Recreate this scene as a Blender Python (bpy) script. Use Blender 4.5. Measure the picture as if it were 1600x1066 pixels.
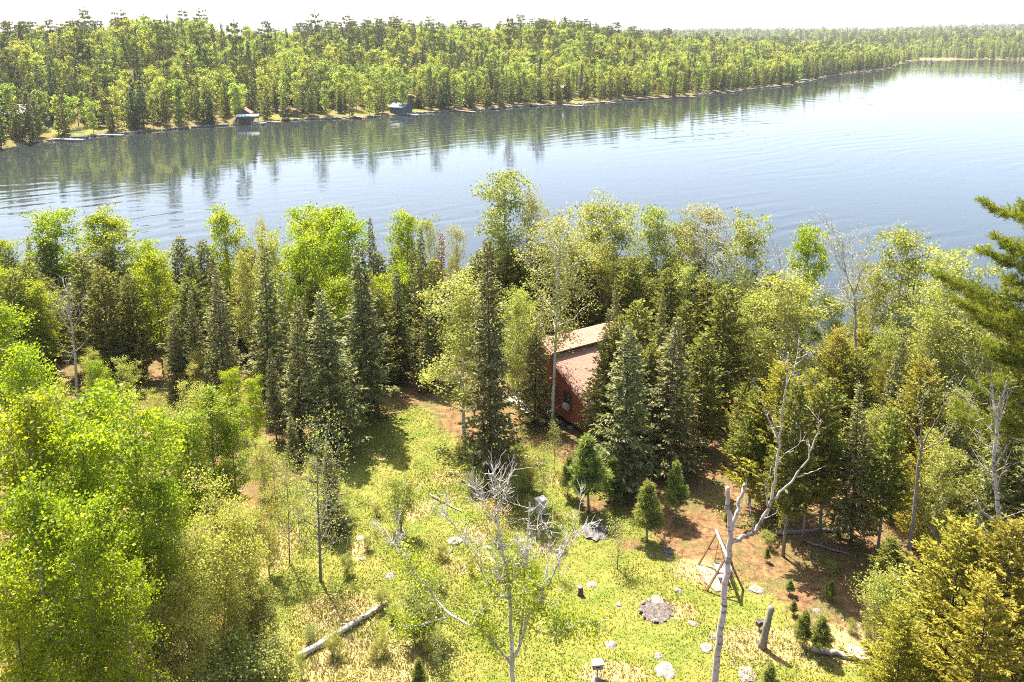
import bpy, math, random
import numpy as np

for o in list(bpy.data.objects):
    bpy.data.objects.remove(o)
scene = bpy.context.scene
C = scene.collection
R_ = math.radians
random.seed(5)

# ------------------------------------------------------------------ camera
CAM_H, PITCH = 30.0, R_(10.65)
FPX, CX, CY = 1250.0, 800.0, 287.0          # focal length and principal point in pixels of a 1600 px wide frame
cam_data = bpy.data.cameras.new("camera")
cam = bpy.data.objects.new("camera", cam_data)
C.objects.link(cam)
cam.location = (0, 0, CAM_H)
cam.rotation_euler = (R_(90) - PITCH, 0, 0)
cam_data.sensor_width = 36.0
cam_data.lens = 36.0 * FPX / 1600.0
cam_data.shift_y = -(533.0 - CY) / 1600.0
cam_data.clip_start = 0.5
cam_data.clip_end = 20000
scene.camera = cam

# ------------------------------------------------------------------ sky, sun, exposure
SUN_EL, SUN_AZ = R_(61), R_(-30)            # azimuth measured from +Y, negative = to the left
world = bpy.data.worlds.new("World")
scene.world = world
world.use_nodes = True
wn = world.node_tree
bg = wn.nodes["Background"]
sky = wn.nodes.new("ShaderNodeTexSky")
sky.sky_type = 'NISHITA'
sky.sun_disc = False
sky.sun_elevation = SUN_EL
sky.sun_rotation = SUN_AZ
sky.altitude = 300
sky.air_density = 0.8
sky.dust_density = 3.2
sky.ozone_density = 0.3
wn.links.new(sky.outputs[0], bg.inputs[0])
bg.inputs[1].default_value = 0.11
sun_data = bpy.data.lights.new("sun", 'SUN')
sun_data.energy = 5.0
sun_data.angle = R_(0.53)
sun_data.color = (1.0, 0.935, 0.83)
sun = bpy.data.objects.new("sun", sun_data)
C.objects.link(sun)
sun.rotation_euler = (R_(90) - SUN_EL, 0, -SUN_AZ + R_(180))
sun.location = (-60, 90, 120)
scene.view_settings.view_transform = 'Standard'
scene.view_settings.look = 'None'
scene.view_settings.exposure = 1.95
scene.view_settings.gamma = 1.0
scene.view_settings.use_curve_mapping = False
scene.cycles.max_bounces = 6
scene.cycles.diffuse_bounces = 4
scene.cycles.glossy_bounces = 3
scene.cycles.transmission_bounces = 3
scene.cycles.transparent_max_bounces = 4
scene.cycles.volume_bounces = 0
scene.cycles.use_denoising = False
scene.cycles.filter_width = 1.0
scene.cycles.caustics_reflective = False
scene.cycles.caustics_refractive = False

# ------------------------------------------------------------------ rays and terrain functions
LAKE = -5.0
cp, sp = math.cos(PITCH), math.sin(PITCH)
def ray(x, y):
    u, v = (x - CX) / FPX, (CY - y) / FPX
    return u, cp + v * sp, -sp + v * cp
def at(x, y, Y):                             # the point of that line of sight at distance Y
    a, b, c = ray(x, y)
    t = Y / b
    return np.array((a * t, Y, CAM_H + c * t))
def on_lake(x, y):
    a, b, c = ray(x, y)
    t = (LAKE - CAM_H) / c
    return np.array((a * t, b * t, LAKE))
def project(X, Y, Z):
    dz = Z - CAM_H
    f = Y * cp - dz * sp
    up = Y * sp + dz * cp
    return CX + FPX * X / f, CY - FPX * up / f

SX = np.array([-400, -140, -60, -30, 0, 15, 25, 35, 50, 110, 400.])
SY = np.array([110, 98, 92, 89, 87, 85, 78, 68, 58, 44, 20.])
def shore(x):
    return np.interp(x, SX, SY) + 1.2 * np.sin(x * 0.21) + 0.7 * np.sin(x * 0.47 + 1)
def h(x, y):
    d = shore(x) - y
    up = -5 + 5 * (1 - np.exp(-np.maximum(d, 0) / 12.0)) + 0.22 * np.minimum(d, 0)
    amp = np.clip(d / 10.0, 0, 1)
    u = 0.16 * np.sin(x * 0.31 + 0.6) * np.sin(y * 0.27) + 0.09 * np.sin(x * 0.9 + y * 0.5) + 0.06 * np.sin(y * 1.1 - x * 0.6)
    return np.maximum(up, -9.5) + amp * u
def ground(x, y):                            # where a line of sight meets the near ground
    a, b, c = ray(x, y)
    Y = 22.0
    while Y < 115:
        t = Y / b
        if CAM_H + c * t <= float(h(np.float64(a * t), np.float64(Y))):
            break
        Y += 0.05
    X = a * Y / b
    return np.array((X, Y, float(h(np.float64(X), np.float64(Y)))))

# far shore: world points found from the shoreline in the picture
FS = [on_lake(x, y)[:2] for x, y in ((0, 232), (60, 222), (130, 214), (200, 209), (330, 197), (420, 190), (560, 184), (650, 178), (800, 168), (900, 163),
      (1060, 152), (1150, 143), (1250, 131), (1300, 119), (1385, 109), (1402, 101), (1440, 94), (1500, 93), (1600, 93.5))]
FX = np.array([-900, -500, -300] + [p[0] for p in FS] + [900, 1400, 2600.])
FY = np.array([175, 190, 212] + [p[1] for p in FS] + [1040, 960, 900.])
def far_shore(x):
    return np.interp(x, FX, FY) + 1.6 * np.sin(x * 0.13) + 1.0 * np.sin(x * 0.31 + 2)
AX = np.array([-900, -170, -60, 60, 160, 300, 450, 560, 640, 760, 1200, 2600.])
AH = np.array([22, 22, 22, 21, 11, 6, 4, 4, 9, 17, 22, 22.])
def far_inland(x, y):
    s = (np.interp(x + 8, FX, FY) - np.interp(x - 8, FX, FY)) / 16.0
    return (y - far_shore(x)) / np.sqrt(1 + s * s)
def far_h(x, y):
    d = far_inland(x, y)
    k = np.clip((d - 3) / 190.0, 0, 1)
    hill = np.interp(x, AX, AH) * (k * k * (3 - 2 * k)) ** 0.9 * (1 - 0.55 * np.clip((d - 195) / 160.0, 0, 1) * (y < 1500))
    far = (13 * np.clip((y - 1500) / 900.0, 0, 1) + 6 * np.clip((y - 2300) / 900.0, 0, 1)) * np.clip((x + 100) / 500.0, 0, 1) * (0.75 + 0.5 * np.sin((x - 1110) * math.pi / 700 - math.pi / 2))
    n = (3.0 * np.sin(x * 0.017 + 1) * np.sin(y * 0.013) + 2.0 * np.sin(x * 0.041 + y * 0.02)) * np.clip(d / 80, 0, 1)
    bank = 1.0 * np.clip(d / 3.0, 0, 1)
    return np.where(d < 0, LAKE + np.maximum(0.2 * d, -4), LAKE + bank + hill + far + n)

# ------------------------------------------------------------------ material helpers
MATS = {}
def new_mat(name):
    m = bpy.data.materials.new(name)
    m.use_nodes = True
    nt = m.node_tree
    for n in list(nt.nodes):
        nt.nodes.remove(n)
    out = nt.nodes.new("ShaderNodeOutputMaterial")
    MATS[name] = m
    return m, nt, out
def N(nt, kind, **kw):
    n = nt.nodes.new(kind)
    for k, v in kw.items():
        if k.startswith("i_"):
            key = k[2:]
            n.inputs[int(key) if key.isdigit() else key.replace("_", " ")].default_value = v
        else:
            setattr(n, k, v)
    return n
def mixcol(nt, fac, a, b, blend='MIX'):
    n = nt.nodes.new("ShaderNodeMix")
    n.data_type = 'RGBA'
    n.blend_type = blend
    for idx, v in ((0, fac), (6, a), (7, b)):
        if isinstance(v, (int, float)):
            n.inputs[idx].default_value = v
        elif isinstance(v, tuple):
            n.inputs[idx].default_value = (*v, 1)
        else:
            nt.links.new(v, n.inputs[idx])
    return n.outputs[2]
def math_(nt, op, a, b=None, clamp=False):
    n = nt.nodes.new("ShaderNodeMath")
    n.operation = op
    n.use_clamp = clamp
    for i, v in ((0, a), (1, b)):
        if v is None:
            continue
        if isinstance(v, (int, float)):
            n.inputs[i].default_value = v
        else:
            nt.links.new(v, n.inputs[i])
    return n.outputs[0]
def ramp(nt, fac, lo, hi):
    n = nt.nodes.new("ShaderNodeMapRange")
    nt.links.new(fac, n.inputs[0])
    n.inputs[1].default_value = lo
    n.inputs[2].default_value = hi
    return n.outputs[0]
def noise(nt, vec, scale, detail=3, rough=0.55):
    n = N(nt, "ShaderNodeTexNoise")
    n.inputs["Scale"].default_value = scale
    n.inputs["Detail"].default_value = detail
    n.inputs["Roughness"].default_value = rough
    if vec is not None:
        nt.links.new(vec, n.inputs["Vector"])
    return n.outputs[0]
def mapped(nt, which, scale):
    tc = N(nt, "ShaderNodeTexCoord")
    mp = N(nt, "ShaderNodeMapping")
    mp.inputs["Scale"].default_value = scale
    nt.links.new(tc.outputs[which], mp.inputs[0])
    return mp.outputs[0]

def leaf_mat(name, c1, c2, trans=0.45, tcol=None, hue=0.02, val=0.35, rough=0.5, spec=0.35):
    m, nt, out = new_mat(name)
    at_ = N(nt, "ShaderNodeAttribute", attribute_name="tint")
    col = mixcol(nt, at_.outputs["Fac"], c1, c2)
    oi = N(nt, "ShaderNodeObjectInfo")
    hs = N(nt, "ShaderNodeHueSaturation")
    nt.links.new(col, hs.inputs["Color"])
    nt.links.new(math_(nt, 'ADD', math_(nt, 'MULTIPLY', oi.outputs["Random"], 2 * hue), 0.5 - hue), hs.inputs["Hue"])
    frac = math_(nt, 'FRACT', math_(nt, 'MULTIPLY', oi.outputs["Random"], 7.31))
    nt.links.new(math_(nt, 'ADD', math_(nt, 'MULTIPLY', frac, val), 1.30 - val / 2), hs.inputs["Value"])
    pr = N(nt, "ShaderNodeBsdfPrincipled")
    nt.links.new(hs.outputs[0], pr.inputs["Base Color"])
    pr.inputs["Roughness"].default_value = rough
    pr.inputs["Specular IOR Level"].default_value = spec
    tr = N(nt, "ShaderNodeBsdfTranslucent")
    tc = mixcol(nt, 1.0, hs.outputs[0], tcol or (1.5, 1.35, 0.6), 'MULTIPLY')
    nt.links.new(tc, tr.inputs["Color"])
    mx = N(nt, "ShaderNodeMixShader")
    mx.inputs[0].default_value = trans
    nt.links.new(pr.outputs[0], mx.inputs[1])
    nt.links.new(tr.outputs[0], mx.inputs[2])
    nt.links.new(mx.outputs[0], out.inputs[0])
    return m
def solid_mat(name, c1, c2=None, scale=4.0, rough=0.8, spec=0.3, bump=0.0, which="Object", stretch=(1, 1, 1), lo=0.35, hi=0.65, vary=0.0):
    m, nt, out = new_mat(name)
    pr = N(nt, "ShaderNodeBsdfPrincipled")
    pr.inputs["Roughness"].default_value = rough
    pr.inputs["Specular IOR Level"].default_value = spec
    v = mapped(nt, which, stretch)
    ns = noise(nt, v, scale, 5, 0.6)
    col = mixcol(nt, ramp(nt, ns, lo, hi), c1, c2 or c1)
    if vary:
        oi = N(nt, "ShaderNodeObjectInfo")
        hs = N(nt, "ShaderNodeHueSaturation")
        nt.links.new(col, hs.inputs["Color"])
        nt.links.new(math_(nt, 'ADD', math_(nt, 'MULTIPLY', oi.outputs["Random"], vary), 1 - vary / 2), hs.inputs["Value"])
        col = hs.outputs[0]
    nt.links.new(col, pr.inputs["Base Color"])
    if bump:
        b = N(nt, "ShaderNodeBump")
        b.inputs["Strength"].default_value = bump
        b.inputs["Distance"].default_value = 0.05
        nt.links.new(noise(nt, v, scale * 2.5, 6, 0.65), b.inputs["Height"])
        nt.links.new(b.outputs[0], pr.inputs["Normal"])
    nt.links.new(pr.outputs[0], out.inputs[0])
    return m

leaf_mat("aspen_leaf", (0.1026, 0.160, 0.006), (0.2173, 0.255, 0.012), 0.58, (1.6, 1.5, 0.7), hue=0.012, val=0.3)
leaf_mat("birch_leaf", (0.1404, 0.160, 0.026), (0.2809, 0.295, 0.080), 0.52, (1.45, 1.4, 0.8), hue=0.015, val=0.3)
leaf_mat("young_leaf", (0.16, 0.178, 0.028), (0.33, 0.33, 0.085), 0.55, (1.5, 1.4, 0.8), hue=0.015, val=0.3)
leaf_mat("catkin_leaf", (0.150, 0.150, 0.038), (0.285, 0.275, 0.095), 0.45, (1.4, 1.35, 0.85), hue=0.01, val=0.25)
leaf_mat("spruce_needle", (0.068, 0.078, 0.024), (0.235, 0.225, 0.084), 0.32, (1.4, 1.4, 0.9), hue=0.015, val=0.45, spec=0.15)
leaf_mat("cedar_needle", (0.0717, 0.086, 0.013), (0.2200, 0.210, 0.036), 0.38, (1.4, 1.4, 0.8), hue=0.02, val=0.45, spec=0.15)
leaf_mat("gold_cedar_needle", (0.1242, 0.122, 0.012), (0.2915, 0.258, 0.034), 0.38, (1.4, 1.35, 0.8), hue=0.012, val=0.25, spec=0.15)
leaf_mat("pine_needle", (0.085, 0.115, 0.026), (0.24, 0.25, 0.06), 0.32, (1.5, 1.4, 0.8), hue=0.02, val=0.3, spec=0.15)
leaf_mat("big_pine_needle", (0.060, 0.088, 0.008), (0.195, 0.215, 0.024), 0.35, (1.4, 1.4, 0.8), hue=0.01, val=0.1, spec=0.15)
leaf_mat("dead_needle", (0.11, 0.045, 0.02), (0.20, 0.09, 0.05), 0.15, (1.1, 1.0, 0.9), hue=0.01, val=0.1)
leaf_mat("shrub_leaf", (0.115, 0.140, 0.024), (0.28, 0.28, 0.075), 0.47, (1.5, 1.4, 0.8), hue=0.02, val=0.4)
leaf_mat("grass_blade", (0.086, 0.112, 0.009), (0.235, 0.196, 0.048), 0.4, (1.3, 1.2, 0.8), hue=0.0, val=0.0)
leaf_mat("flower_petal", (0.50, 0.30, 0.010), (0.6, 0.42, 0.02), 0.3, (1.1, 1.1, 0.7), hue=0.0, val=0.0)
leaf_mat("far_leaf", (0.1219, 0.158, 0.024), (0.2756, 0.300, 0.075), 0.5, (1.45, 1.4, 0.85), hue=0.025, val=0.7, spec=0.1)
leaf_mat("far_cedar_needle", (0.0734, 0.084, 0.018), (0.1837, 0.180, 0.046), 0.36, (1.4, 1.4, 0.8), hue=0.02, val=0.5, spec=0.1)
leaf_mat("far_spruce_needle", (0.040, 0.054, 0.018), (0.11, 0.118, 0.042), 0.26, (1.5, 1.4, 0.9), hue=0.015, val=0.5, spec=0.1)
leaf_mat("far_pine_needle", (0.045, 0.060, 0.018), (0.115, 0.125, 0.042), 0.26, (1.5, 1.4, 0.9), hue=0.015, val=0.5, spec=0.1)
solid_mat("dark_bark", (0.055, 0.042, 0.032), (0.12, 0.095, 0.075), 6, 0.9, 0.2, 0.5, stretch=(3, 3, 0.7))
solid_mat("grey_bark", (0.13, 0.115, 0.095), (0.26, 0.235, 0.20), 5, 0.9, 0.2, 0.4, stretch=(3, 3, 0.8))
solid_mat("far_bark", (0.16, 0.14, 0.12), (0.30, 0.28, 0.25), 1.5, 0.9, 0.1)
# white birch bark: pale paper with dark cross bands
m, nt, out = new_mat("birch_bark")
pr = N(nt, "ShaderNodeBsdfPrincipled", i_Roughness=0.7)
v1 = mapped(nt, "Object", (0.9, 0.9, 3.6))
v2 = mapped(nt, "Object", (1, 1, 1))
band = ramp(nt, noise(nt, v1, 1.7, 5, 0.7), 0.55, 0.64)
patch = ramp(nt, noise(nt, v2, 0.9, 4, 0.6), 0.45, 0.75)
c = mixcol(nt, patch, (0.50, 0.46, 0.40), (0.27, 0.23, 0.185))
c = mixcol(nt, band, c, (0.06, 0.05, 0.04))
nt.links.new(c, pr.inputs["Base Color"])
nt.links.new(pr.outputs[0], out.inputs[0])
m, nt, out = new_mat("bleached_wood")
pr = N(nt, "ShaderNodeBsdfPrincipled", i_Roughness=0.75)
v1 = mapped(nt, "Object", (0.9, 0.9, 3.4))
v2 = mapped(nt, "Object", (1, 1, 1))
c = mixcol(nt, ramp(nt, noise(nt, v2, 1.4, 4, 0.6), 0.4, 0.75), (0.44, 0.40, 0.35), (0.20, 0.17, 0.14))
c = mixcol(nt, ramp(nt, noise(nt, v1, 1.7, 5, 0.7), 0.52, 0.62), c, (0.09, 0.075, 0.06))
nt.links.new(c, pr.inputs["Base Color"])
nt.links.new(pr.outputs[0], out.inputs[0])

# ------------------------------------------------------------------ mesh helpers
class Acc:
    def __init__(s):
        s.v, s.q, s.t, s.m, s.n = [], [], [], [], 0
    def add(s, v, q, tint=0.5, mat=0):
        v = np.asarray(v, float).reshape(-1, 3)
        q = np.asarray(q, int).reshape(-1, 4)
        s.v.append(v)
        s.q.append(q + s.n)
        s.t.append(np.full(len(v), tint) if np.isscalar(tint) else np.asarray(tint, float))
        s.m.append(np.full(len(q), mat, int))
        s.n += len(v)
    def cards(s, p, d, side, tint, mat=0):   # one pointed leaf face each: base, two shoulders, tip
        n = len(p)
        mid = p + d * 0.45
        V = np.stack([p, mid + side, p + d, mid - side], 1).reshape(-1, 3)
        Q = np.arange(4 * n).reshape(n, 4)
        s.add(V, Q, np.repeat(tint, 4), mat)
    def tube(s, pts, rad, n=6, mat=0, tint=0.5, cap=True):
        pts = np.asarray(pts, float)
        rad = np.asarray(rad, float)
        k = len(pts)
        tg = np.gradient(pts, axis=0)
        tg /= np.linalg.norm(tg, axis=1)[:, None] + 1e-9
        ref = np.array((0.31, 0.95, 0.05)) if abs(tg[:, 2]).mean() > 0.6 else np.array((0.05, 0.1, 1.0))
        a = np.cross(tg, ref)
        a /= np.linalg.norm(a, axis=1)[:, None] + 1e-9
        b = np.cross(tg, a)
        th = np.linspace(0, 2 * math.pi, n, endpoint=False)
        V = pts[:, None] + rad[:, None, None] * (np.cos(th)[None, :, None] * a[:, None] + np.sin(th)[None, :, None] * b[:, None])
        i = np.arange(k - 1)[:, None] * n
        j = np.arange(n)[None]
        j2 = (j + 1) % n
        Q = np.stack([i + j, i + j2, i + n + j2, i + n + j], 2).reshape(-1, 4)
        V = V.reshape(-1, 3)
        if cap:
            V = np.vstack([V, pts[-1:] + tg[-1:] * rad[-1], pts[:1]])
            e = (k - 1) * n
            t = np.array([[e + x, e + (x + 1) % n, k * n, k * n] for x in range(n)])
            b0 = np.array([[(x + 1) % n, x, k * n + 1, k * n + 1] for x in range(n)])
            Q = np.vstack([Q, t, b0])
        s.add(V, Q, tint, mat)
    def box(s, c, size, rz=0.0, mat=0, tint=0.5):
        x, y, z = np.array(size) / 2
        P = np.array([(-x, -y, -z), (x, -y, -z), (x, y, -z), (-x, y, -z), (-x, -y, z), (x, -y, z), (x, y, z), (-x, y, z)])
        ca, sa = math.cos(rz), math.sin(rz)
        P = np.stack([P[:, 0] * ca - P[:, 1] * sa, P[:, 0] * sa + P[:, 1] * ca, P[:, 2]], 1) + np.array(c)
        s.add(P, [(0, 3, 2, 1), (4, 5, 6, 7), (0, 1, 5, 4), (1, 2, 6, 5), (2, 3, 7, 6), (3, 0, 4, 7)], tint, mat)
    def bar(s, p, q, w, t=None, mat=0):      # a squared timber from p to q
        s.tube([p, q], [w * 0.707, (t or w) * 0.707], 4, mat)
    def mesh(s, name, mats, smooth=False):
        me = bpy.data.meshes.new(name)
        V = np.vstack(s.v)
        Q = np.vstack(s.q)
        T = np.concatenate(s.t)
        M = np.concatenate(s.m)
        tri = Q[:, 2] == Q[:, 3]
        tot = np.where(tri, 3, 4)
        start = np.concatenate([[0], np.cumsum(tot)[:-1]])
        keep = np.ones(Q.shape, bool)
        keep[tri, 3] = False
        flat = Q[keep]
        me.vertices.add(len(V))
        me.vertices.foreach_set("co", V.astype(np.float32).ravel())
        me.loops.add(len(flat))
        me.loops.foreach_set("vertex_index", flat.astype(np.int32))
        me.polygons.add(len(Q))
        me.polygons.foreach_set("loop_start", start.astype(np.int32))
        me.polygons.foreach_set("material_index", M.astype(np.int32))
        me.polygons.foreach_set("use_smooth", np.full(len(Q), smooth))
        a = me.attributes.new("tint", 'FLOAT', 'POINT')
        a.data.foreach_set("value", T.astype(np.float32))
        for mt in ([mats] if isinstance(mats, str) else mats):
            me.materials.append(MATS[mt])
        me.update(calc_edges=True)
        return me
def link(name, me, parent=None, loc=None):
    o = bpy.data.objects.new(name, me)
    C.objects.link(o)
    if parent is not None:
        o.parent = parent
    if loc is not None:
        o.location = loc
    return o
def tag(o, label, cat, group=None):
    o["label"] = label
    o["category"] = cat
    if group:
        o["group"] = group
    return o
def struct(o):
    o["kind"] = "structure"
    return o
def stuff(o, label, cat):
    o["kind"] = "stuff"
    return tag(o, label, cat)
def thing(name, label, cat, loc, rz=0.0, group=None):
    o = bpy.data.objects.new(name, None)
    o.empty_display_size = 0.3
    C.objects.link(o)
    o.location = loc
    o.rotation_euler = (0, 0, rz)
    return tag(o, label, cat, group)
def unit(v):
    return v / (np.linalg.norm(v, axis=-1, keepdims=True) + 1e-9)

# ------------------------------------------------------------------ tree generators (each returns trunk mesh data and crown mesh data)
def leaf_cloud(acc, r, centers, sig, n, size, tint0, mat=0, flat=0.75, up=0.6):
    k = r.integers(0, len(centers), n)
    p = centers[k] + r.normal(0, 1, (n, 3)) * sig[k][:, None] * np.array((1, 1, flat))
    nrm = unit(r.normal(0, 1, (n, 3)) + np.array((0, 0, up)))
    d = unit(np.cross(nrm, r.normal(0, 1, (n, 3))))
    sd = np.cross(nrm, d)
    sz = size * np.clip(r.lognormal(-0.03, 0.24, n), 0.5, 1.6)
    acc.cards(p, d * sz[:, None], sd * (sz * 0.38)[:, None], np.clip(tint0[k] + r.normal(0, 0.22, n), 0, 1), mat)

def broadleaf(seed, H, cb, R, n_leaf, ls, limbs=26, elev=45, tm=0.55, sub=5, sig=0.34, wob=0.02, r0=None, thin=0.0, stems=1, wood="grey_bark", leaf="aspen_leaf", far=False):
    r = np.random.default_rng(seed)
    tr, cr = Acc(), Acc()
    cen, sg = [], []
    for st in range(stems):
        zz = np.linspace(0, H * 0.96 * (1 if st == 0 else r.uniform(0.7, 0.95)), 11)
        w = np.cumsum(r.normal(0, wob * H / 6, (11, 2)), 0) * np.linspace(0, 1, 11)[:, None]
        if stems > 1:
            a = st * 2 * math.pi / stems + r.uniform(0, 1)
            w += np.outer((zz / H) ** 1.2 * R * 0.6, (math.cos(a), math.sin(a)))
        tp = np.column_stack([w, zz])
        rr0 = r0 or (0.0085 * H + 0.015)
        rad = rr0 * (1 - 0.93 * np.linspace(0, 1, 11) ** 0.9)
        tr.tube(tp, rad, 5 if far else 8)
        nl = limbs // stems
        for i in range(nl):
            t = cb + (0.95 - cb) * ((i + r.uniform(0.1, 0.9)) / nl) ** 0.95
            base = np.array([np.interp(t * zz[-1], zz, tp[:, k]) for k in range(3)])
            span = (t - tm) / (1.03 - tm if t > tm else (tm - cb) * 1.35)
            L = R * max(0.16, math.sqrt(max(0.0, 1 - span * span))) * r.uniform(0.65, 1.2)
            az = i * 2.39996 + r.normal(0, 0.5)
            e = R_(elev) * r.uniform(0.55, 1.25)
            out = np.array((math.cos(az), math.sin(az), 0))
            s = np.linspace(0, 1, 5)[:, None]
            reach = L * math.cos(e) * 1.15
            pts = base + out * s * reach + np.array((0, 0, 1)) * (s ** 1.25) * L * math.sin(e) + r.normal(0, 0.05 * L, (5, 3)) * s
            lr = rr0 * 0.42 * (1 - 0.75 * (t - cb) / (1 - cb + 0.01))
            tr.tube(pts, lr * np.linspace(1, 0.18, 5), 3 if far else 4, cap=False)
            for j in range(sub):
                f = r.uniform(0.3, 1.0)
                q = np.array([np.interp(f * 4, range(5), pts[:, k]) for k in range(3)])
                off = r.normal(0, 1, 3) * np.array((1, 1, 0.6)) * L * 0.22 + np.array((0, 0, 0.08 * L))
                tip = q + off
                if not far and r.random() < 0.75:
                    tr.tube([q, q + off * 0.55 + r.normal(0, 0.04, 3), tip], [lr * 0.3 + 0.006, lr * 0.2 + 0.005, 0.004], 3, cap=False)
                if r.random() > thin:
                    cen.append(tip)
                    sg.append(sig * r.uniform(0.6, 1.35))
            if r.random() > thin:
                cen.append(pts[-1])
                sg.append(sig * r.uniform(0.6, 1.2))
        for f in np.linspace(0.8, 1, 4):
            cen.append(np.array([np.interp(f * zz[-1], zz, tp[:, k]) for k in range(3)]))
            sg.append(sig * 0.8)
    cen, sg = np.array(cen), np.array(sg)
    leaf_cloud(cr, r, cen, sg, n_leaf, ls, r.uniform(0.15, 0.85, len(cen)))
    return tr, cr, wood, leaf, H

def conifer(seed, H, R, dens=26, clear=0.04, tw=0.36, wid=0.055, power=0.85, sweep_lo=-0.4, sweep_hi=0.7, club=0.0, leaf="spruce_needle", wood="dark_bark", ragged=0.2, per=0.10, ang=(0.5, 1.2), rise=-0.2, ovoid=0.0, curl=0.35):
    r = np.random.default_rng(seed)
    tr, cr = Acc(), Acc()
    zz = np.linspace(0, H, 9)
    w = np.cumsum(r.normal(0, 0.006 * H / 4, (9, 2)), 0) * np.linspace(0, 1, 9)[:, None]
    tp = np.column_stack([w, zz])
    rr0 = 0.0085 * H + 0.02
    tr.tube(tp, rr0 * (1 - 0.95 * np.linspace(0, 1, 9)), 7)
    nb = int(H * dens)
    t = np.clip(clear + (0.995 - clear) * (np.arange(nb) + r.uniform(0, 1, nb)) / nb, 0, 0.997)
    az = np.arange(nb) * 2.39996 + r.normal(0, 0.4, nb)
    prof = (1 - t) ** power
    if ovoid:
        prof = prof * np.clip(0.45 + (t - clear) / ovoid, 0, 1)
    else:
        prof = prof * np.clip(0.6 + (t - clear) * 5, 0, 1)
    lump = 1 + ragged * np.sin(az * 2 + t * 17 + seed) * np.sin(t * 31 + seed * 1.7) + r.normal(0, ragged * 0.7, nb)
    L = np.maximum(R * prof * np.clip(lump, 0.35, 1.6), 0.10)
    if club:
        L = np.where(t > 0.86, np.maximum(L, club * (1 - ((t - 0.93) / 0.08) ** 2)), L)
        L = np.maximum(L, 0.07)
    sweep = sweep_lo + (sweep_hi - sweep_lo) * t ** 1.6
    m = np.maximum((L / per).astype(int), 3)
    b = np.repeat(np.arange(nb), m)
    n = len(b)
    s = r.uniform(0.10, 1.0, n) ** 0.75
    out = np.stack([np.cos(az), np.sin(az), np.zeros(nb)], 1)
    base = np.stack([np.interp(t * H, zz, tp[:, k]) for k in range(3)], 1)
    rise_s = sweep[b] * s + curl * (s ** 3) * (1 - t[b])
    p = base[b] + out[b] * (s * L[b])[:, None] + np.array((0, 0, 1)) * (rise_s * L[b])[:, None] + r.normal(0, 0.03, (n, 3))
    sg = np.where(r.random(n) < 0.5, -1, 1) * r.uniform(ang[0], ang[1], n) * np.where(s > 0.93, 0.3, 1)
    ca, sa = np.cos(sg), np.sin(sg)
    d = np.stack([out[b][:, 0] * ca - out[b][:, 1] * sa, out[b][:, 0] * sa + out[b][:, 1] * ca, rise + 0.5 * sweep[b] + r.normal(0, 0.3, n)], 1)
    d = unit(d)
    ln = tw * r.uniform(0.55, 1.25, n) * np.clip(0.45 + 0.5 * L[b] / max(R, 0.1) + 0.35 * (1 - s), 0.4, 1.1)
    roll = unit(np.cross(d, unit(r.normal(0, 0.8, (n, 3)) + np.array((0, 0, 1)))))
    bt = np.clip(r.normal(0.42, 0.2, nb), 0, 1)
    tint = np.clip(bt[b] + r.normal(0, 0.2, n), 0, 1)
    cr.cards(p, d * ln[:, None], roll * (wid * r.uniform(0.7, 1.4, n))[:, None], tint)
    big = np.where(L > R * 0.35)[0][::2]      # the boughs themselves
    for i in big:
        ss = np.linspace(0, 0.9, 4)
        pts = base[i] + np.outer(ss * L[i], out[i]) + np.outer((sweep[i] * ss + curl * ss ** 3 * (1 - t[i])) * L[i], (0, 0, 1))
        tr.tube(pts, np.linspace(0.022, 0.006, 4) * (H / 14 + 0.2), 3, cap=False)
    return tr, cr, wood, leaf, H

def tufts(acc, r, pts, axis, n_blade, ln, wid, tint, mat=0):
    n = len(pts)
    b = np.repeat(np.arange(n), n_blade)
    d = unit(axis[b] * 0.75 + r.normal(0, 0.55, (len(b), 3)))
    l = ln * r.uniform(0.7, 1.2, len(b))
    sd = unit(np.cross(d, r.normal(0, 1, (len(b), 3))))
    acc.cards(pts[b] + r.normal(0, 0.03, (len(b), 3)), d * l[:, None], sd * wid, np.clip(tint[b] + r.normal(0, 0.15, len(b)), 0, 1), mat)

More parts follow.
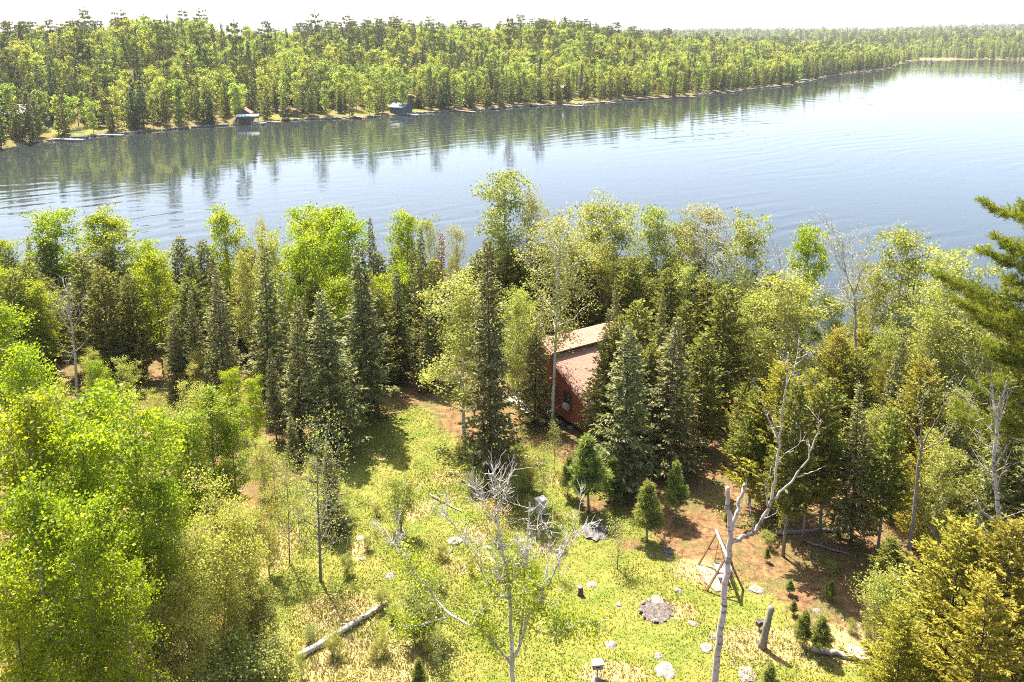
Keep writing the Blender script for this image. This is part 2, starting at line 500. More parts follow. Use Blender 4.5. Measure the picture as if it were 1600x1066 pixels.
def pine(seed, H, R, whorls, per_whorl, clear, blades=12, bl=0.26, bw=0.018, elev=20, power=0.7, tuft_step=0.22, leaf="pine_needle", wood="grey_bark", r0=None, irregular=0.15, side_n=4, flat_top=False, droop=0.0, mat=0):
    r = np.random.default_rng(seed)
    tr, cr = Acc(), Acc()
    zz = np.linspace(0, H, 9)
    w = np.cumsum(r.normal(0, 0.006 * H / 4, (9, 2)), 0) * np.linspace(0, 1, 9)[:, None]
    tp = np.column_stack([w, zz])
    rr0 = r0 or (0.011 * H + 0.012)
    tr.tube(tp, rr0 * (1 - 0.92 * np.linspace(0, 1, 9)), 8)
    P, A, T = [], [], []
    for i in range(whorls):
        t = clear + (0.96 - clear) * (i + r.uniform(-0.25, 0.25) + 0.5) / whorls
        base = np.array([np.interp(t * H, zz, tp[:, k]) for k in range(3)])
        for j in range(per_whorl):
            az = j * 2 * math.pi / per_whorl + i * 1.1 + r.normal(0, 0.3)
            pr_ = (1 - t) ** power if not flat_top else math.sqrt(max(0.05, 1 - (2 * (t - clear) / (1 - clear) - 0.9) ** 2 * 0.7))
            L = R * max(0.12, pr_) * r.uniform(1 - irregular * 2, 1 + irregular)
            e = R_(elev) + R_(35) * t * (0 if flat_top else 1) + r.normal(0, 0.12)
            out = np.array((math.cos(az), math.sin(az), 0))
            ss = np.linspace(0, 1, 6)
            pts = base + np.outer(ss * L * math.cos(e), out) + np.outer(ss * L * math.sin(e) - droop * L * (ss - ss ** 2.2), (0, 0, 1)) + r.normal(0, 0.02 * L, (6, 3)) * ss[:, None]
            tr.tube(pts, rr0 * 0.33 * np.linspace(1, 0.15, 6) * (1.1 - 0.6 * t), 4, cap=False)
            tb = r.uniform(0.2, 0.8)
            s0 = 0.30 if H > 8 else 0.12
            for f in np.arange(s0, 1.001, max(0.04, tuft_step / max(L, 0.2))):
                q = np.array([np.interp(f * 5, range(6), pts[:, k]) for k in range(3)])
                for k in range(side_n if f < 0.95 else 1):
                    sd = out * r.uniform(0.3, 1.0) + np.cross(out, (0, 0, 1)) * r.uniform(-1, 1) + np.array((0, 0, r.uniform(0.1, 0.6)))
                    sd /= np.linalg.norm(sd)
                    off = sd * L * 0.22 * (1.1 - 0.6 * f) * r.uniform(0.3, 1.2) if f < 0.95 else out * 0.02
                    P.append(q + off); A.append(unit(sd + np.array((0, 0, 0.35)))); T.append(np.clip(tb + r.normal(0, 0.15), 0, 1))
    P.append(tp[-1]); A.append(np.array((0, 0, 1.0))); T.append(0.6)
    tufts(cr, r, np.array(P), np.array(A), blades, bl, bw, np.array(T))
    return tr, cr, wood, leaf, H

PROTO = {}
def proto(kind, gens):
    out = []
    for g in gens:
        tr, cr, wood, leaf, H = g
        out.append((tr.mesh(kind + "_trunk", wood, True), cr.mesh(kind + "_crown", leaf), H))
    PROTO[kind] = out

proto("aspen", [broadleaf(11 + i, 15, 0.20, 2.9, 11500, 0.19, limbs=34, elev=48, tm=0.55, sub=6, sig=0.36, wob=0.018, wood="grey_bark") for i in range(4)])
proto("near_aspen", [broadleaf(31 + i, 16, 0.12, 2.1, 11500, 0.150, limbs=36, elev=50, tm=0.55, sub=7, sig=0.30, wob=0.025, wood=("grey_bark", "birch_bark", "dark_bark", "grey_bark")[i], thin=0.12) for i in range(4)])
proto("birch", [broadleaf(51 + i, 15, 0.20, 2.9, 10500, 0.17, limbs=34, elev=50, tm=0.6, sub=6, sig=0.34, wob=0.03, wood="birch_bark", leaf="birch_leaf", thin=0.15) for i in range(5)])
proto("sparse_birch", [broadleaf(71 + i, 16, 0.36, 2.6, 8500, 0.14, limbs=34, elev=48, tm=0.7, sub=6, sig=0.36, wob=0.015, wood="birch_bark", leaf="catkin_leaf", thin=0.1) for i in range(3)])
proto("spruce", [conifer(91 + i, 15, 2.35 + 0.2 * (i % 3), dens=30, wid=0.07, tw=0.42, per=0.085, clear=0.03 + 0.02 * i, power=0.72 + 0.06 * i, club=0.26 if i % 2 else 0.2, ragged=0.24) for i in range(5)])
proto("spire_spruce", [conifer(101 + i, 16, 2.0, dens=34, clear=0.03, power=0.66, club=0.34, tw=0.40, wid=0.07, ragged=0.28, per=0.08) for i in range(2)])
proto("cedar", [conifer(111 + i, 12, 2.5, dens=36, clear=0.05, tw=0.40, wid=0.075, power=0.6, sweep_lo=0.15, sweep_hi=0.9, leaf="cedar_needle", ragged=0.34, per=0.085, ang=(0.2, 1.0), rise=-0.05, ovoid=0.25, curl=0.25) for i in range(4)])
proto("high_cedar", [conifer(116 + i, 13, 2.3, dens=34, clear=0.27, tw=0.40, wid=0.07, power=0.6, sweep_lo=0.0, sweep_hi=0.9, leaf="cedar_needle", wood="grey_bark", ragged=0.36, per=0.085, ang=(0.2, 1.0), rise=-0.05, ovoid=0.25, curl=0.25) for i in range(2)])
proto("gold_cedar", [conifer(121 + i, 12, 2.7, dens=40, clear=0.04, tw=0.29, wid=0.045, power=0.55, sweep_lo=0.1, sweep_hi=0.9, leaf="gold_cedar_needle", ragged=0.40, per=0.042, ang=(0.2, 1.1), rise=-0.1, ovoid=0.25, curl=0.25) for i in range(2)])
proto("dead_spruce", [conifer(131, 14, 0.9, dens=22, clear=0.35, power=0.6, club=0.22, leaf="dead_needle", ragged=0.2, per=0.09)])
proto("young_pine", [pine(141 + i, 4, 1.25, 9, 6, 0.22, blades=14, bl=0.26, bw=0.016, elev=22, tuft_step=0.16, side_n=3) for i in range(3)])
proto("pine", [pine(151 + i, 15, 2.6, 13, 6, 0.3, blades=10, bl=0.34, bw=0.03, elev=8, tuft_step=0.3, side_n=4, irregular=0.3) for i in range(2)])
proto("shrub", [broadleaf(161 + i, 3, 0.08, 0.95, 3600, 0.085, limbs=20, elev=55, tm=0.55, sub=4, sig=0.2, wob=0.03, r0=0.03, stems=4, wood="grey_bark", leaf="shrub_leaf") for i in range(3)])
proto("sapling", [broadleaf(171 + i, 6, 0.2, 1.1, 1500, 0.085, limbs=24, elev=50, tm=0.5, sub=5, sig=0.24, wob=0.03, r0=0.05, wood="grey_bark", leaf="shrub_leaf") for i in range(3)])
proto("bare_sapling", [broadleaf(181 + i, 8, 0.15, 1.7, 1500, 0.09, limbs=36, elev=48, tm=0.45, sub=7, sig=0.22, wob=0.03, r0=0.08, wood="grey_bark", leaf="shrub_leaf") for i in range(2)])
proto("young_birch", [broadleaf(191 + i, 7, 0.08, 1.25, 6500, 0.085, limbs=34, elev=50, tm=0.5, sub=6, sig=0.19, wob=0.03, r0=0.04, stems=2, wood="grey_bark", leaf="young_leaf", thin=0.2) for i in range(2)])

PLACED = []
NAMES = {"aspen": "aspen_tree", "near_aspen": "aspen_tree", "birch": "birch_tree", "sparse_birch": "birch_tree", "spruce": "spruce_tree", "spire_spruce": "spruce_tree",
         "cedar": "cedar_tree", "high_cedar": "cedar_tree", "gold_cedar": "cedar_tree", "dead_spruce": "dead_spruce_tree", "young_pine": "young_pine_tree", "pine": "pine_tree",
         "shrub": "leafy_shrub", "sapling": "sapling_tree", "bare_sapling": "sapling_tree", "young_birch": "young_birch_tree"}
CATS = {"aspen_tree": "aspen tree", "birch_tree": "birch tree", "spruce_tree": "spruce tree", "cedar_tree": "cedar tree", "dead_spruce_tree": "spruce tree",
        "young_pine_tree": "pine tree", "pine_tree": "pine tree", "leafy_shrub": "shrub", "sapling_tree": "sapling", "young_birch_tree": "birch tree"}
count = {}
def put_tree(kind, X, Y, H, w, label, group=None):
    i = count.get(kind, 0)
    count[kind] = i + 1
    tme, cme, H0 = PROTO[kind][i % len(PROTO[kind])]
    s = H / H0
    t = thing(NAMES[kind], label, CATS[NAMES[kind]], (X, Y, float(h(np.float64(X), np.float64(Y))) - 0.05), (i * 2.13) % 6.28, group)
    t.rotation_euler = (0.03 * math.sin(i * 5.1), 0.03 * math.sin(i * 3.7 + 1), (i * 2.13) % 6.28)
    t.scale = (s * w, s * w, s)
    link("trunk", tme, t)
    link("crown", cme, t)
    PLACED.append((X, Y))
    return t
def T(kind, x, yt, base, w, label, group=None):
    """x, yt: where the tip shows; base: the row where the foot shows, or minus the distance when the foot is hidden"""
    Y = ground(x, base)[1] if base > 0 else -base
    p = at(x, yt, Y)
    H = p[2] - float(h(p[0], p[1]))
    return put_tree(kind, p[0], p[1], max(H, 0.8), w, label, group)

# ------------------------------------------------------------------ surfaces
def ground_material(name, far=False):
    m, nt, out = new_mat(name)
    pr = N(nt, "ShaderNodeBsdfPrincipled", i_Roughness=0.95)
    pr.inputs["Specular IOR Level"].default_value = 0.1
    at_ = N(nt, "ShaderNodeAttribute", attribute_name="zone")
    sep = N(nt, "ShaderNodeSeparateColor")
    nt.links.new(at_.outputs["Color"], sep.inputs[0])
    v = mapped(nt, "Object", (1, 1, 1))
    n1, n2, n3 = noise(nt, v, 0.55, 5, 0.62), noise(nt, v, 2.6, 5, 0.68), noise(nt, v, 9.0, 4, 0.7)
    lit = mixcol(nt, ramp(nt, n2, 0.38, 0.62), (0.075, 0.042, 0.020), (0.23, 0.125, 0.056))
    lit = mixcol(nt, ramp(nt, n1, 0.44, 0.62), lit, (0.100, 0.088, 0.030))
    lit = mixcol(nt, ramp(nt, n3, 0.55, 0.7), lit, (0.30, 0.21, 0.12))
    grs = mixcol(nt, ramp(nt, n1, 0.35, 0.65), (0.090, 0.128, 0.012), (0.18, 0.172, 0.034))
    grs = mixcol(nt, ramp(nt, n3, 0.5, 0.72), grs, (0.25, 0.20, 0.085))
    grs = mixcol(nt, math_(nt, 'MULTIPLY', ramp(nt, n2, 0.62, 0.70), 0.6), grs, (0.23, 0.145, 0.08))
    dry = mixcol(nt, ramp(nt, n2, 0.3, 0.7), (0.23, 0.155, 0.07), (0.38, 0.30, 0.15))
    edge = math_(nt, 'ADD', sep.outputs[0], math_(nt, 'MULTIPLY', math_(nt, 'SUBTRACT', n2, 0.5), 1.6))
    c = mixcol(nt, ramp(nt, edge, 0.4, 0.6), lit, grs)
    e2 = math_(nt, 'ADD', sep.outputs[1], math_(nt, 'MULTIPLY', math_(nt, 'SUBTRACT', n2, 0.5), 1.0))
    c = mixcol(nt, math_(nt, 'MULTIPLY', ramp(nt, e2, 0.35, 0.65), 0.85), c, dry)
    e3 = math_(nt, 'ADD', sep.outputs[2], math_(nt, 'MULTIPLY', math_(nt, 'SUBTRACT', n2, 0.5), 0.9))
    c = mixcol(nt, ramp(nt, e3, 0.4, 0.65), c, lit)
    nt.links.new(c, pr.inputs["Base Color"])
    b = N(nt, "ShaderNodeBump", i_Strength=0.8, i_Distance=0.12)
    nt.links.new(math_(nt, 'ADD', n2, math_(nt, 'MULTIPLY', n3, 0.6)), b.inputs["Height"])
    nt.links.new(b.outputs[0], pr.inputs["Normal"])
    nt.links.new(pr.outputs[0], out.inputs[0])
ground_material("forest_floor")

def sheet(name, xs, ys, hf, mat, zone=None):
    X, Y = np.meshgrid(xs, ys)
    Z = hf(X, Y)
    a = Acc()
    nx, ny = len(xs), len(ys)
    i = np.arange(ny - 1)[:, None] * nx + np.arange(nx - 1)[None]
    a.add(np.stack([X, Y, Z], 2), np.stack([i, i + 1, i + nx + 1, i + nx], 2))
    me = a.mesh(name, mat, True)
    if zone is not None:
        col = me.color_attributes.new("zone", 'FLOAT_COLOR', 'POINT')
        z = np.ones((nx * ny, 4), np.float32)
        z[:, :3] = zone(X.ravel(), Y.ravel())
        col.data.foreach_set("color", z.ravel())
    return struct(link(name, me))

CLEAR_PX = [(515, 712), (560, 672), (612, 650), (640, 630), (668, 640), (690, 672), (725, 690), (800, 690), (850, 700), (900, 730), (985, 790), (1040, 850), (1085, 885), (1150, 905),
            (1195, 925), (1240, 965), (1330, 1010), (1420, 1066), (1430, 1200), (330, 1200), (395, 1000), (400, 860), (430, 770), (480, 735)]
POLY = np.array([ground(*p)[:2] for p in CLEAR_PX])
def poly_inside(x, y, soft=2.0):
    ins = np.zeros(x.shape, bool)
    dist = np.full(x.shape, 1e9)
    n = len(POLY)
    for i in range(n):
        (x0, y0), (x1, y1) = POLY[i], POLY[(i + 1) % n]
        cr = ((y0 > y) != (y1 > y)) & (x < (x1 - x0) * (y - y0) / (y1 - y0 + 1e-12) + x0)
        ins ^= cr
        t = np.clip(((x - x0) * (x1 - x0) + (y - y0) * (y1 - y0)) / ((x1 - x0) ** 2 + (y1 - y0) ** 2), 0, 1)
        dist = np.minimum(dist, np.hypot(x - x0 - t * (x1 - x0), y - y0 - t * (y1 - y0)))
    return np.clip(0.5 + np.where(ins, dist, -dist) / (2 * soft), 0, 1)
DRY = [(640, 760, 1.0, 0.8), (595, 715, 0.9, 0.6), (760, 830, 1.2, 1.0), (860, 860, 1.0, 0.8), (560, 860, 0.8, 1.0), (820, 720, 1.4, 1.0), (870, 750, 1.2, 1.0), (960, 1050, 2.0, 0.8), (1060, 955, 1.2, 0.8), (430, 860, 1.6, 2.8), (530, 960, 2.6, 2.0), (580, 1040, 4.0, 2.2), (700, 745, 1.4, 1.2), (730, 880, 1.8, 1.2), (1190, 1010, 2.6, 1.4), (1290, 1010, 3.2, 1.6), (640, 800, 1.6, 1.2), (1100, 890, 2, 1.4)]
LIT = [(1085, 835, 2.6, 3.0), (1010, 800, 1.8, 1.6), (1170, 870, 3.0, 1.6), (985, 850, 1.0, 0.8), (905, 715, 1.8, 1.4), (800, 665, 2.6, 2.0), (745, 745, 1.2, 1.2), (630, 620, 1.8, 2.0), (930, 790, 1.6, 1.4)]
DRYW = [(*ground(x, y)[:2], a, b) for x, y, a, b in DRY]
LITW = [(*ground(x, y)[:2], a, b) for x, y, a, b in LIT]
def blobs(x, y, lst):
    out = np.zeros(x.shape)
    for cx, cy, a, b in lst:
        out = np.maximum(out, np.exp(-(((x - cx) / a) ** 2 + ((y - cy) / b) ** 2)))
    return out
def zone_near(x, y):
    return np.stack([poly_inside(x, y), blobs(x, y, DRYW), blobs(x, y, LITW)], 1)
xs = np.concatenate([np.arange(-300, -76, 8.0), np.arange(-76, 70, 0.45), np.arange(70, 300, 8.0)])
ys = np.concatenate([np.arange(-160, 20, 6.0), np.arange(20, 96, 0.45), np.arange(96, 130, 3.0)])
sheet("ground", xs, ys, h, "forest_floor", zone_near)

FAR_GAPS = [on_lake(x, y)[:2] for x, y in ((95, 212), (118, 212), (140, 208), (165, 207), (400, 189), (435, 187), (460, 185), (545, 182), (565, 181), (590, 178), (622, 174), (645, 174), (660, 177), (885, 161), (900, 161), (915, 160), (930, 159))]
def zone_far(x, y):
    d = far_inland(x, y)
    g = 0.0
    for gx, gy in FAR_GAPS:
        g = np.maximum(g, np.exp(-((x - gx) ** 2 + (y - gy) ** 2) / 14.0))
    marsh = 0.55 * np.exp(-((x - 575) / 45.0) ** 2) * np.clip(1 - d / 60.0, 0, 1)
    return np.stack([0.46 + 0.4 * g, marsh * 1.4, 0 * g], 1)
xs = np.concatenate([np.arange(-900, -260, 40.0), np.arange(-260, 900, 5.0), np.arange(900, 2600, 60.0)])
ys = np.concatenate([np.arange(170, 700, 5.0), np.arange(700, 1500, 12.0), np.arange(1500, 4200, 60.0)])
sheet("far_hillside", xs, ys, far_h, "forest_floor", zone_far)

# water with a boat wake: long low swells crossed by fine ripples
m, nt, out = new_mat("lake_water")
pr = N(nt, "ShaderNodeBsdfPrincipled", i_Roughness=0.03, i_IOR=1.333)
pr.inputs["Base Color"].default_value = (0.022, 0.028, 0.026, 1)
v = mapped(nt, "Object", (1, 1, 1))
mp = N(nt, "ShaderNodeMapping")
mp.inputs["Rotation"].default_value = (0, 0, R_(-35))
nt.links.new(v, mp.inputs[0])
warp = N(nt, "ShaderNodeTexNoise")
warp.inputs["Scale"].default_value = 0.012
warp.inputs["Detail"].default_value = 2
nt.links.new(mp.outputs[0], warp.inputs["Vector"])
sx = N(nt, "ShaderNodeSeparateXYZ")
nt.links.new(mp.outputs[0], sx.inputs[0])
ph = math_(nt, 'ADD', sx.outputs[1], math_(nt, 'ADD', math_(nt, 'MULTIPLY', warp.outputs[0], 30.0), math_(nt, 'MULTIPLY', noise(nt, mp.outputs[0], 0.045, 3, 0.6), 9.0)))
sw = math_(nt, 'SINE', math_(nt, 'MULTIPLY', ph, 2 * math.pi / 6.6))
sw2 = math_(nt, 'SINE', math_(nt, 'MULTIPLY', ph, 2 * math.pi / 3.9))
mask = ramp(nt, noise(nt, mp.outputs[0], 0.009, 2, 0.5), 0.40, 0.62)
mask = math_(nt, 'MULTIPLY', mask, ramp(nt, noise(nt, mp.outputs[0], 0.035, 3, 0.6), 0.3, 0.6))
swell = math_(nt, 'MULTIPLY', math_(nt, 'ADD', math_(nt, 'MULTIPLY', sw, 0.024), math_(nt, 'MULTIPLY', sw2, 0.012)), mask)
st = N(nt, "ShaderNodeMapping")
st.inputs["Scale"].default_value = (0.45, 1.0, 1.0)
st.inputs["Rotation"].default_value = (0, 0, R_(-12))
nt.links.new(v, st.inputs[0])
r1 = noise(nt, st.outputs[0], 0.55, 3, 0.6)
r2 = noise(nt, st.outputs[0], 0.13, 2, 0.5)
calm = ramp(nt, noise(nt, st.outputs[0], 0.010, 3, 0.5), 0.35, 0.70)
rip = math_(nt, 'MULTIPLY', math_(nt, 'SUBTRACT', r1, 0.5), math_(nt, 'ADD', 0.010, math_(nt, 'MULTIPLY', calm, 0.028)))
rip = math_(nt, 'ADD', rip, math_(nt, 'MULTIPLY', math_(nt, 'SUBTRACT', r2, 0.5), 0.035))
b = N(nt, "ShaderNodeBump", i_Strength=1.0, i_Distance=1.0)
nt.links.new(math_(nt, 'ADD', swell, rip), b.inputs["Height"])
nt.links.new(b.outputs[0], pr.inputs["Normal"])
nt.links.new(pr.outputs[0], out.inputs[0])
a = Acc()
a.add([(-3400, -300, LAKE), (3400, -300, LAKE), (3400, 4600, LAKE), (-3400, 4600, LAKE)], [(0, 1, 2, 3)])
struct(link("lake_water", a.mesh("lake_water", "lake_water")))

# ------------------------------------------------------------------ trees of the near shore, each where it stands
# left wood
T("aspen", 75, 322, -82, 1.05, "bright green aspen with tall rounded top against the lake, leftmost of the far row")
T("aspen", 172, 322, -82, 1.25, "broad bright green aspen against the lake, second from the left edge")
T("aspen", 232, 372, -80, 0.8, "bright green aspen shoulder sloping down right of the broad left aspens")
T("aspen", 352, 322, -79, 0.72, "open lime green aspen standing alone with gappy top against the lake")
T("aspen", 468, 322, -80, 0.95, "bright green aspen at the left of the tall central-left clump")
T("aspen", 512, 316, -78, 0.95, "tallest bright green aspen in the clump left of the slim spruces")
T("aspen", 545, 332, -75, 0.85, "bright green aspen at the right of the clump, behind a thin spruce spire")
T("aspen", 480, 365, -72, 1.0, "bright green aspen low in front of the central-left clump")
T("aspen", 635, 327, -78, 0.72, "narrow bright green aspen just left of the rust-brown dead spruce")
T("aspen", 238, 388, -70, 0.85, "lime green aspen rising among the dark cedars of the left wood")
T("birch", 378, 395, -70, 0.65, "pale green birch between two dark spruces in the left wood")
T("birch", 425, 358, -76, 0.6, "pale silvery birch beside the bright green clump at the lake edge")
T("sparse_birch", 402, 340, -80, 0.4, "thin brownish bare-topped birch poking above the left wood")
T("sparse_birch", 672, 335, -80, 0.55, "thin pinkish-brown birch above the slim spruces near the lake")
T("sparse_birch", 712, 345, -78, 0.6, "thin brownish birch just right of the rust-brown dead spruce")
T("cedar", 8, 385, -76, 0.9, "brownish-green cedar at the left edge by the lake")
T("cedar", 48, 405, -70, 0.9, "dark olive cedar below the leftmost aspen")
T("cedar", 128, 392, -70, 1.1, "rounded brown-green cedar below the broad left aspen")
T("cedar", 160, 415, -67, 1.0, "dark olive cedar standing right behind the grey dead tree")
T("cedar", 275, 372, -76, 0.9, "olive cedar with pointed top by the lake, left of the open lime aspen")
T("cedar", 318, 375, -77, 0.9, "brown-green cedar directly below the open lime aspen")
T("cedar", 300, 400, -70, 0.85, "olive cedar between the left wood's spruces and the lake")
T("cedar", 205, 430, -68, 0.9, "dark cedar filling the left wood below the lime aspen")
T("spruce", 266, 478, 622, 0.9, "dark spruce leftmost of the row at the back of the left wood")
T("spruce", 300, 452, 622, 0.75, "slim dark spruce second in the row at the left wood")
T("spruce", 338, 415, 632, 0.95, "tall dark spruce with pointed spire left of the tallest left spire")
T("spire_spruce", 406, 382, 640, 0.95, "tallest and darkest spire spruce in the left wood")
T("spruce", 441, 425, 620, 0.7, "slim dark spruce close beside the tallest left spire")
T("spruce", 457, 463, 690, 1.05, "sunlit olive spruce in front, left of the grassy clearing's head")
T("spruce", 475, 462, 600, 0.6, "thin spruce half hidden behind the sunlit olive spruce")
T("spruce", 512, 455, 695, 1.35, "broad full spruce at the left corner of the grassy clearing")
T("spire_spruce", 566, 378, 655, 1.15, "large greyish spruce at the head of the grassy clearing")
T("spruce", 588, 340, -74, 0.6, "thin dark spruce spire against the bright aspens")
T("spire_spruce", 655, 352, -70, 0.75, "slim dark spruce spire left of the rust-brown dead spruce")
T("spruce", 642, 368, -72, 0.55, "thinner dark spire pressed against its taller twin near the lake")
T("dead_spruce", 684, 366, -72, 0.9, "dead spruce with rust-brown needles near the lake")
T("spruce", 186, 522, 605, 1.15, "small blue-green spruce standing low at the edge of the left wood")
T("spruce", 618, 420, -68, 0.9, "greyish spruce in shadow behind the head of the clearing")
T("spruce", 665, 470, 610, 0.9, "grey-green spruce behind the path at the head of the clearing")
T("birch", 140, 548, 640, 1.0, "small pale green birch beside the grey dead tree")
# middle
T("spire_spruce", 766, 374, 748, 0.88, "very tall dark spire spruce standing in the middle of the picture")
T("birch", 722, 432, 690, 1.25, "leafy birch with pale trunk at the right edge of the clearing")
T("birch", 784, 268, -80, 1.0, "tallest pale birch behind the central spire spruce")
T("sparse_birch", 832, 300, -80, 0.65, "thin tall birch right of the tallest pale birch")
T("sparse_birch", 866, 328, 672, 0.95, "birch with long straight white trunk in front of the red cabin")
T("birch", 815, 455, 610, 0.8, "leafy birch filling the gap left of the cabin roof")
T("birch", 812, 452, 655, 0.75, "leafy birch screening the left half of the cabin gable")
T("spruce", 836, 498, 662, 1.15, "dark spruce close in front of the red cabin wall")
T("birch", 935, 312, -80, 0.9, "pale birch behind the cabin, left of a pair of rounded tops")
T("birch", 962, 318, -78, 0.95, "rounded pale green birch rising behind the cabin roof")
T("birch", 1015, 322, -80, 0.95, "pale green birch behind the cabin, right of the rounded one")
T("birch", 1062, 345, -78, 0.95, "yellow-green birch between the cabin roof and the brownish birch")
T("sparse_birch", 1110, 312, -78, 1.1, "large brownish-yellow birch in catkin behind the wood right of the cabin")
T("birch", 1168, 338, -76, 0.85, "silvery pale birch at the right end of the row behind the cabin")
T("cedar", 900, 385, -74, 1.2, "green cedar mass behind the cabin roof's left end")
T("cedar", 985, 400, -73, 1.2, "tall olive cedar right behind the cabin roof")
T("cedar", 1045, 420, -70, 1.1, "olive cedar behind the pair of front spruces")
T("cedar", 745, 395, -74, 1.1, "olive cedar behind the central spire spruce")
T("cedar", 800, 390, -76, 1.2, "olive cedar between the tallest pale birch and the cabin")
T("spruce", 948, 480, 690, 1.25, "grey-green spruce touching the right end of the cabin roof")
T("cedar", 962, 492, 702, 1.0, "green cedar screening the right part of the cabin roof")
T("cedar", 1002, 468, 690, 1.1, "tall olive cedar close right of the cabin roof")
T("spruce", 966, 432, -66, 0.7, "slim spruce spire rising behind the cabin roof's right end")
T("spruce", 980, 506, 762, 1.3, "large sunlit spruce in front of the cabin's right corner")
T("spruce", 1050, 494, 735, 1.3, "full spruce second right of the cabin")
T("spruce", 1030, 450, -66, 0.6, "thin spruce spire behind the pair of front spruces")
T("cedar", 1015, 535, 715, 1.0, "olive cedar squeezed between the two front spruces right of the cabin")
T("cedar", 1098, 520, 700, 1.1, "green cedar between the front spruces and the needle-covered slope")
T("cedar", 1128, 445, 662, 1.15, "tall dense dark green cedar at the top of the needle-covered slope")
T("cedar", 1078, 470, -64, 1.0, "olive cedar behind the dense dark green cedar")
# right wood
T("birch", 1235, 432, -58, 1.25, "wide pale birch crown above the golden cedars on the right")
T("aspen", 1268, 353, -70, 0.6, "darker green leafy birch top standing against the lake on the right")
T("birch", 1178, 455, -60, 0.9, "pale birch beside the dense dark green cedar")
T("birch", 1418, 358, -62, 0.95, "tall open birch with crooked trunk against the lake on the right")
T("birch", 1370, 420, -62, 0.8, "loose pale birch left of the tall crooked birch")
T("birch", 1490, 388, -58, 0.95, "rounded yellow-green birch between the crooked birch and the big pine")
T("birch", 1455, 455, -56, 0.9, "loose leafy birch below the crooked birch on the right")
T("birch", 1530, 470, -54, 1.0, "leafy birch behind the big pine's lower boughs")
T("birch", 1580, 640, -46, 1.0, "green leafy birch at the right edge below the big pine")
T("birch", 1510, 610, -50, 0.9, "green leafy birch left of the whitened dead birch at the right")
T("gold_cedar", 1215, 565, 800, 1.0, "golden olive cedar behind the large dead birch")
T("gold_cedar", 1308, 512, -54, 1.0, "golden cedar with broad top in the right wood")
T("gold_cedar", 1270, 575, -50, 0.9, "golden cedar low beside the large dead birch")
T("cedar", 1165, 600, 745, 0.8, "green cedar at the upper edge of the open needle-covered ground")
T("high_cedar", 1272, 600, 848, 0.9, "dark clear-stemmed cedar behind the large dead birch's right limb")
T("high_cedar", 1182, 600, 790, 1.0, "dark green cedar left of the large dead birch")
T("cedar", 1350, 545, -52, 1.0, "olive cedar between the golden cedar and the crooked birch")
T("spruce", 1352, 598, 850, 1.05, "shaded dark spruce on the slope in the right wood")
T("high_cedar", 1243, 590, 872, 0.95, "green cedar with tall clear grey trunk on the needle-covered slope")
T("high_cedar", 1300, 590, 838, 1.0, "dark cedar on the needle-covered slope of the right wood")
T("high_cedar", 1392, 640, 868, 1.0, "olive cedar just left of the leaning bare-topped birch")
T("birch", 1475, 690, 900, 1.05, "leafy yellow-green birch right of the leaning bare-topped birch")
T("gold_cedar", 1445, 560, -48, 0.9, "golden cedar behind the leaning bare-topped birch")
T("birch", 1240, 660, 865, 0.5, "slender leafy birch with grey trunk on the needle-covered slope")
# lower right corner
T("gold_cedar", 1500, 822, -29, 1.15, "large golden cedar filling the lower right corner")
T("gold_cedar", 1588, 812, -28, 1.0, "golden cedar at the right edge beside the large corner cedar")
T("gold_cedar", 1420, 950, -28, 0.9, "lower golden cedar at the bottom, left of the large corner cedar")
T("gold_cedar", 1560, 905, -25.5, 0.9, "golden cedar nearest to the bottom right corner")
T("cedar", 1395, 838, 930, 1.5, "small green cedar bush beside the leaning birch's foot")
T("young_birch", 1378, 888, 1010, 1.2, "pale whitish-green bushy young birch on the right of the lawn")
T("shrub", 1405, 905, 1020, 1.2, "pale leafy shrub touching the whitish-green bushy birch")
T("young_pine", 1258, 955, 1010, 1.2, "small pine seedling on the rough ground right of the lawn")
T("young_pine", 1285, 960, 1025, 1.2, "small pine seedling behind the short fallen log")
T("young_pine", 1300, 905, 940, 1.0, "tiny pine seedling at the edge of the shaded slope")
T("young_pine", 1205, 1035, 1090, 1.2, "small pine seedling at the bottom edge right of the dead birch trunk")
T("young_pine", 1235, 905, 930, 1.3, "tiny dark seedling in the shade right of the swing")
# lower left corner
L = ["bright green aspen at the left edge, nearest the bottom", "bright green aspen with dark forked trunk in the lower left", "bright green aspen with long dark trunk in the lower left",
     "bright green aspen with pale spotted trunk in the lower left", "bright green aspen with full top at the right of the lower left grove"]
T("near_aspen", 12, 596, -31, 1.0, L[0])
T("near_aspen", 72, 592, -33, 1.05, L[1])
T("near_aspen", 150, 584, -35, 1.05, L[2])
T("near_aspen", 205, 606, -32.5, 1.0, L[3])
T("near_aspen", 322, 604, -45, 1.5, L[4])
T("near_aspen", 362, 650, -46, 1.4, "bright green aspen on the clearing side of the lower left grove")
T("near_aspen", 292, 640, -43, 1.4, "bright green aspen just behind the pale young birches")
T("near_aspen", 255, 632, -41, 1.2, "bright green aspen between the two highest tops of the lower left grove")
T("near_aspen", 4, 462, -44, 1.0, "yellow-green aspen at the left edge above the lower left grove")
T("near_aspen", 30, 522, -40, 0.9, "yellow-green aspen at the left edge just under the highest one")
T("near_aspen", 112, 640, -30, 0.95, "bright green aspen in front of the dark forked trunk")
T("near_aspen", 118, 760, -27, 0.9, "bright green aspen low at the bottom of the lower left grove")
T("near_aspen", 225, 745, -31, 0.8, "bright green aspen low at the bottom, right of the spotted trunk")
T("near_aspen", 40, 720, -28, 0.9, "bright green aspen low at the left front of the grove")
T("near_aspen", 25, 850, -25, 0.9, "bright green aspen nearest to the bottom left corner")
T("near_aspen", 180, 850, -26.5, 0.8, "short bright green aspen at the bottom under the spotted trunk")
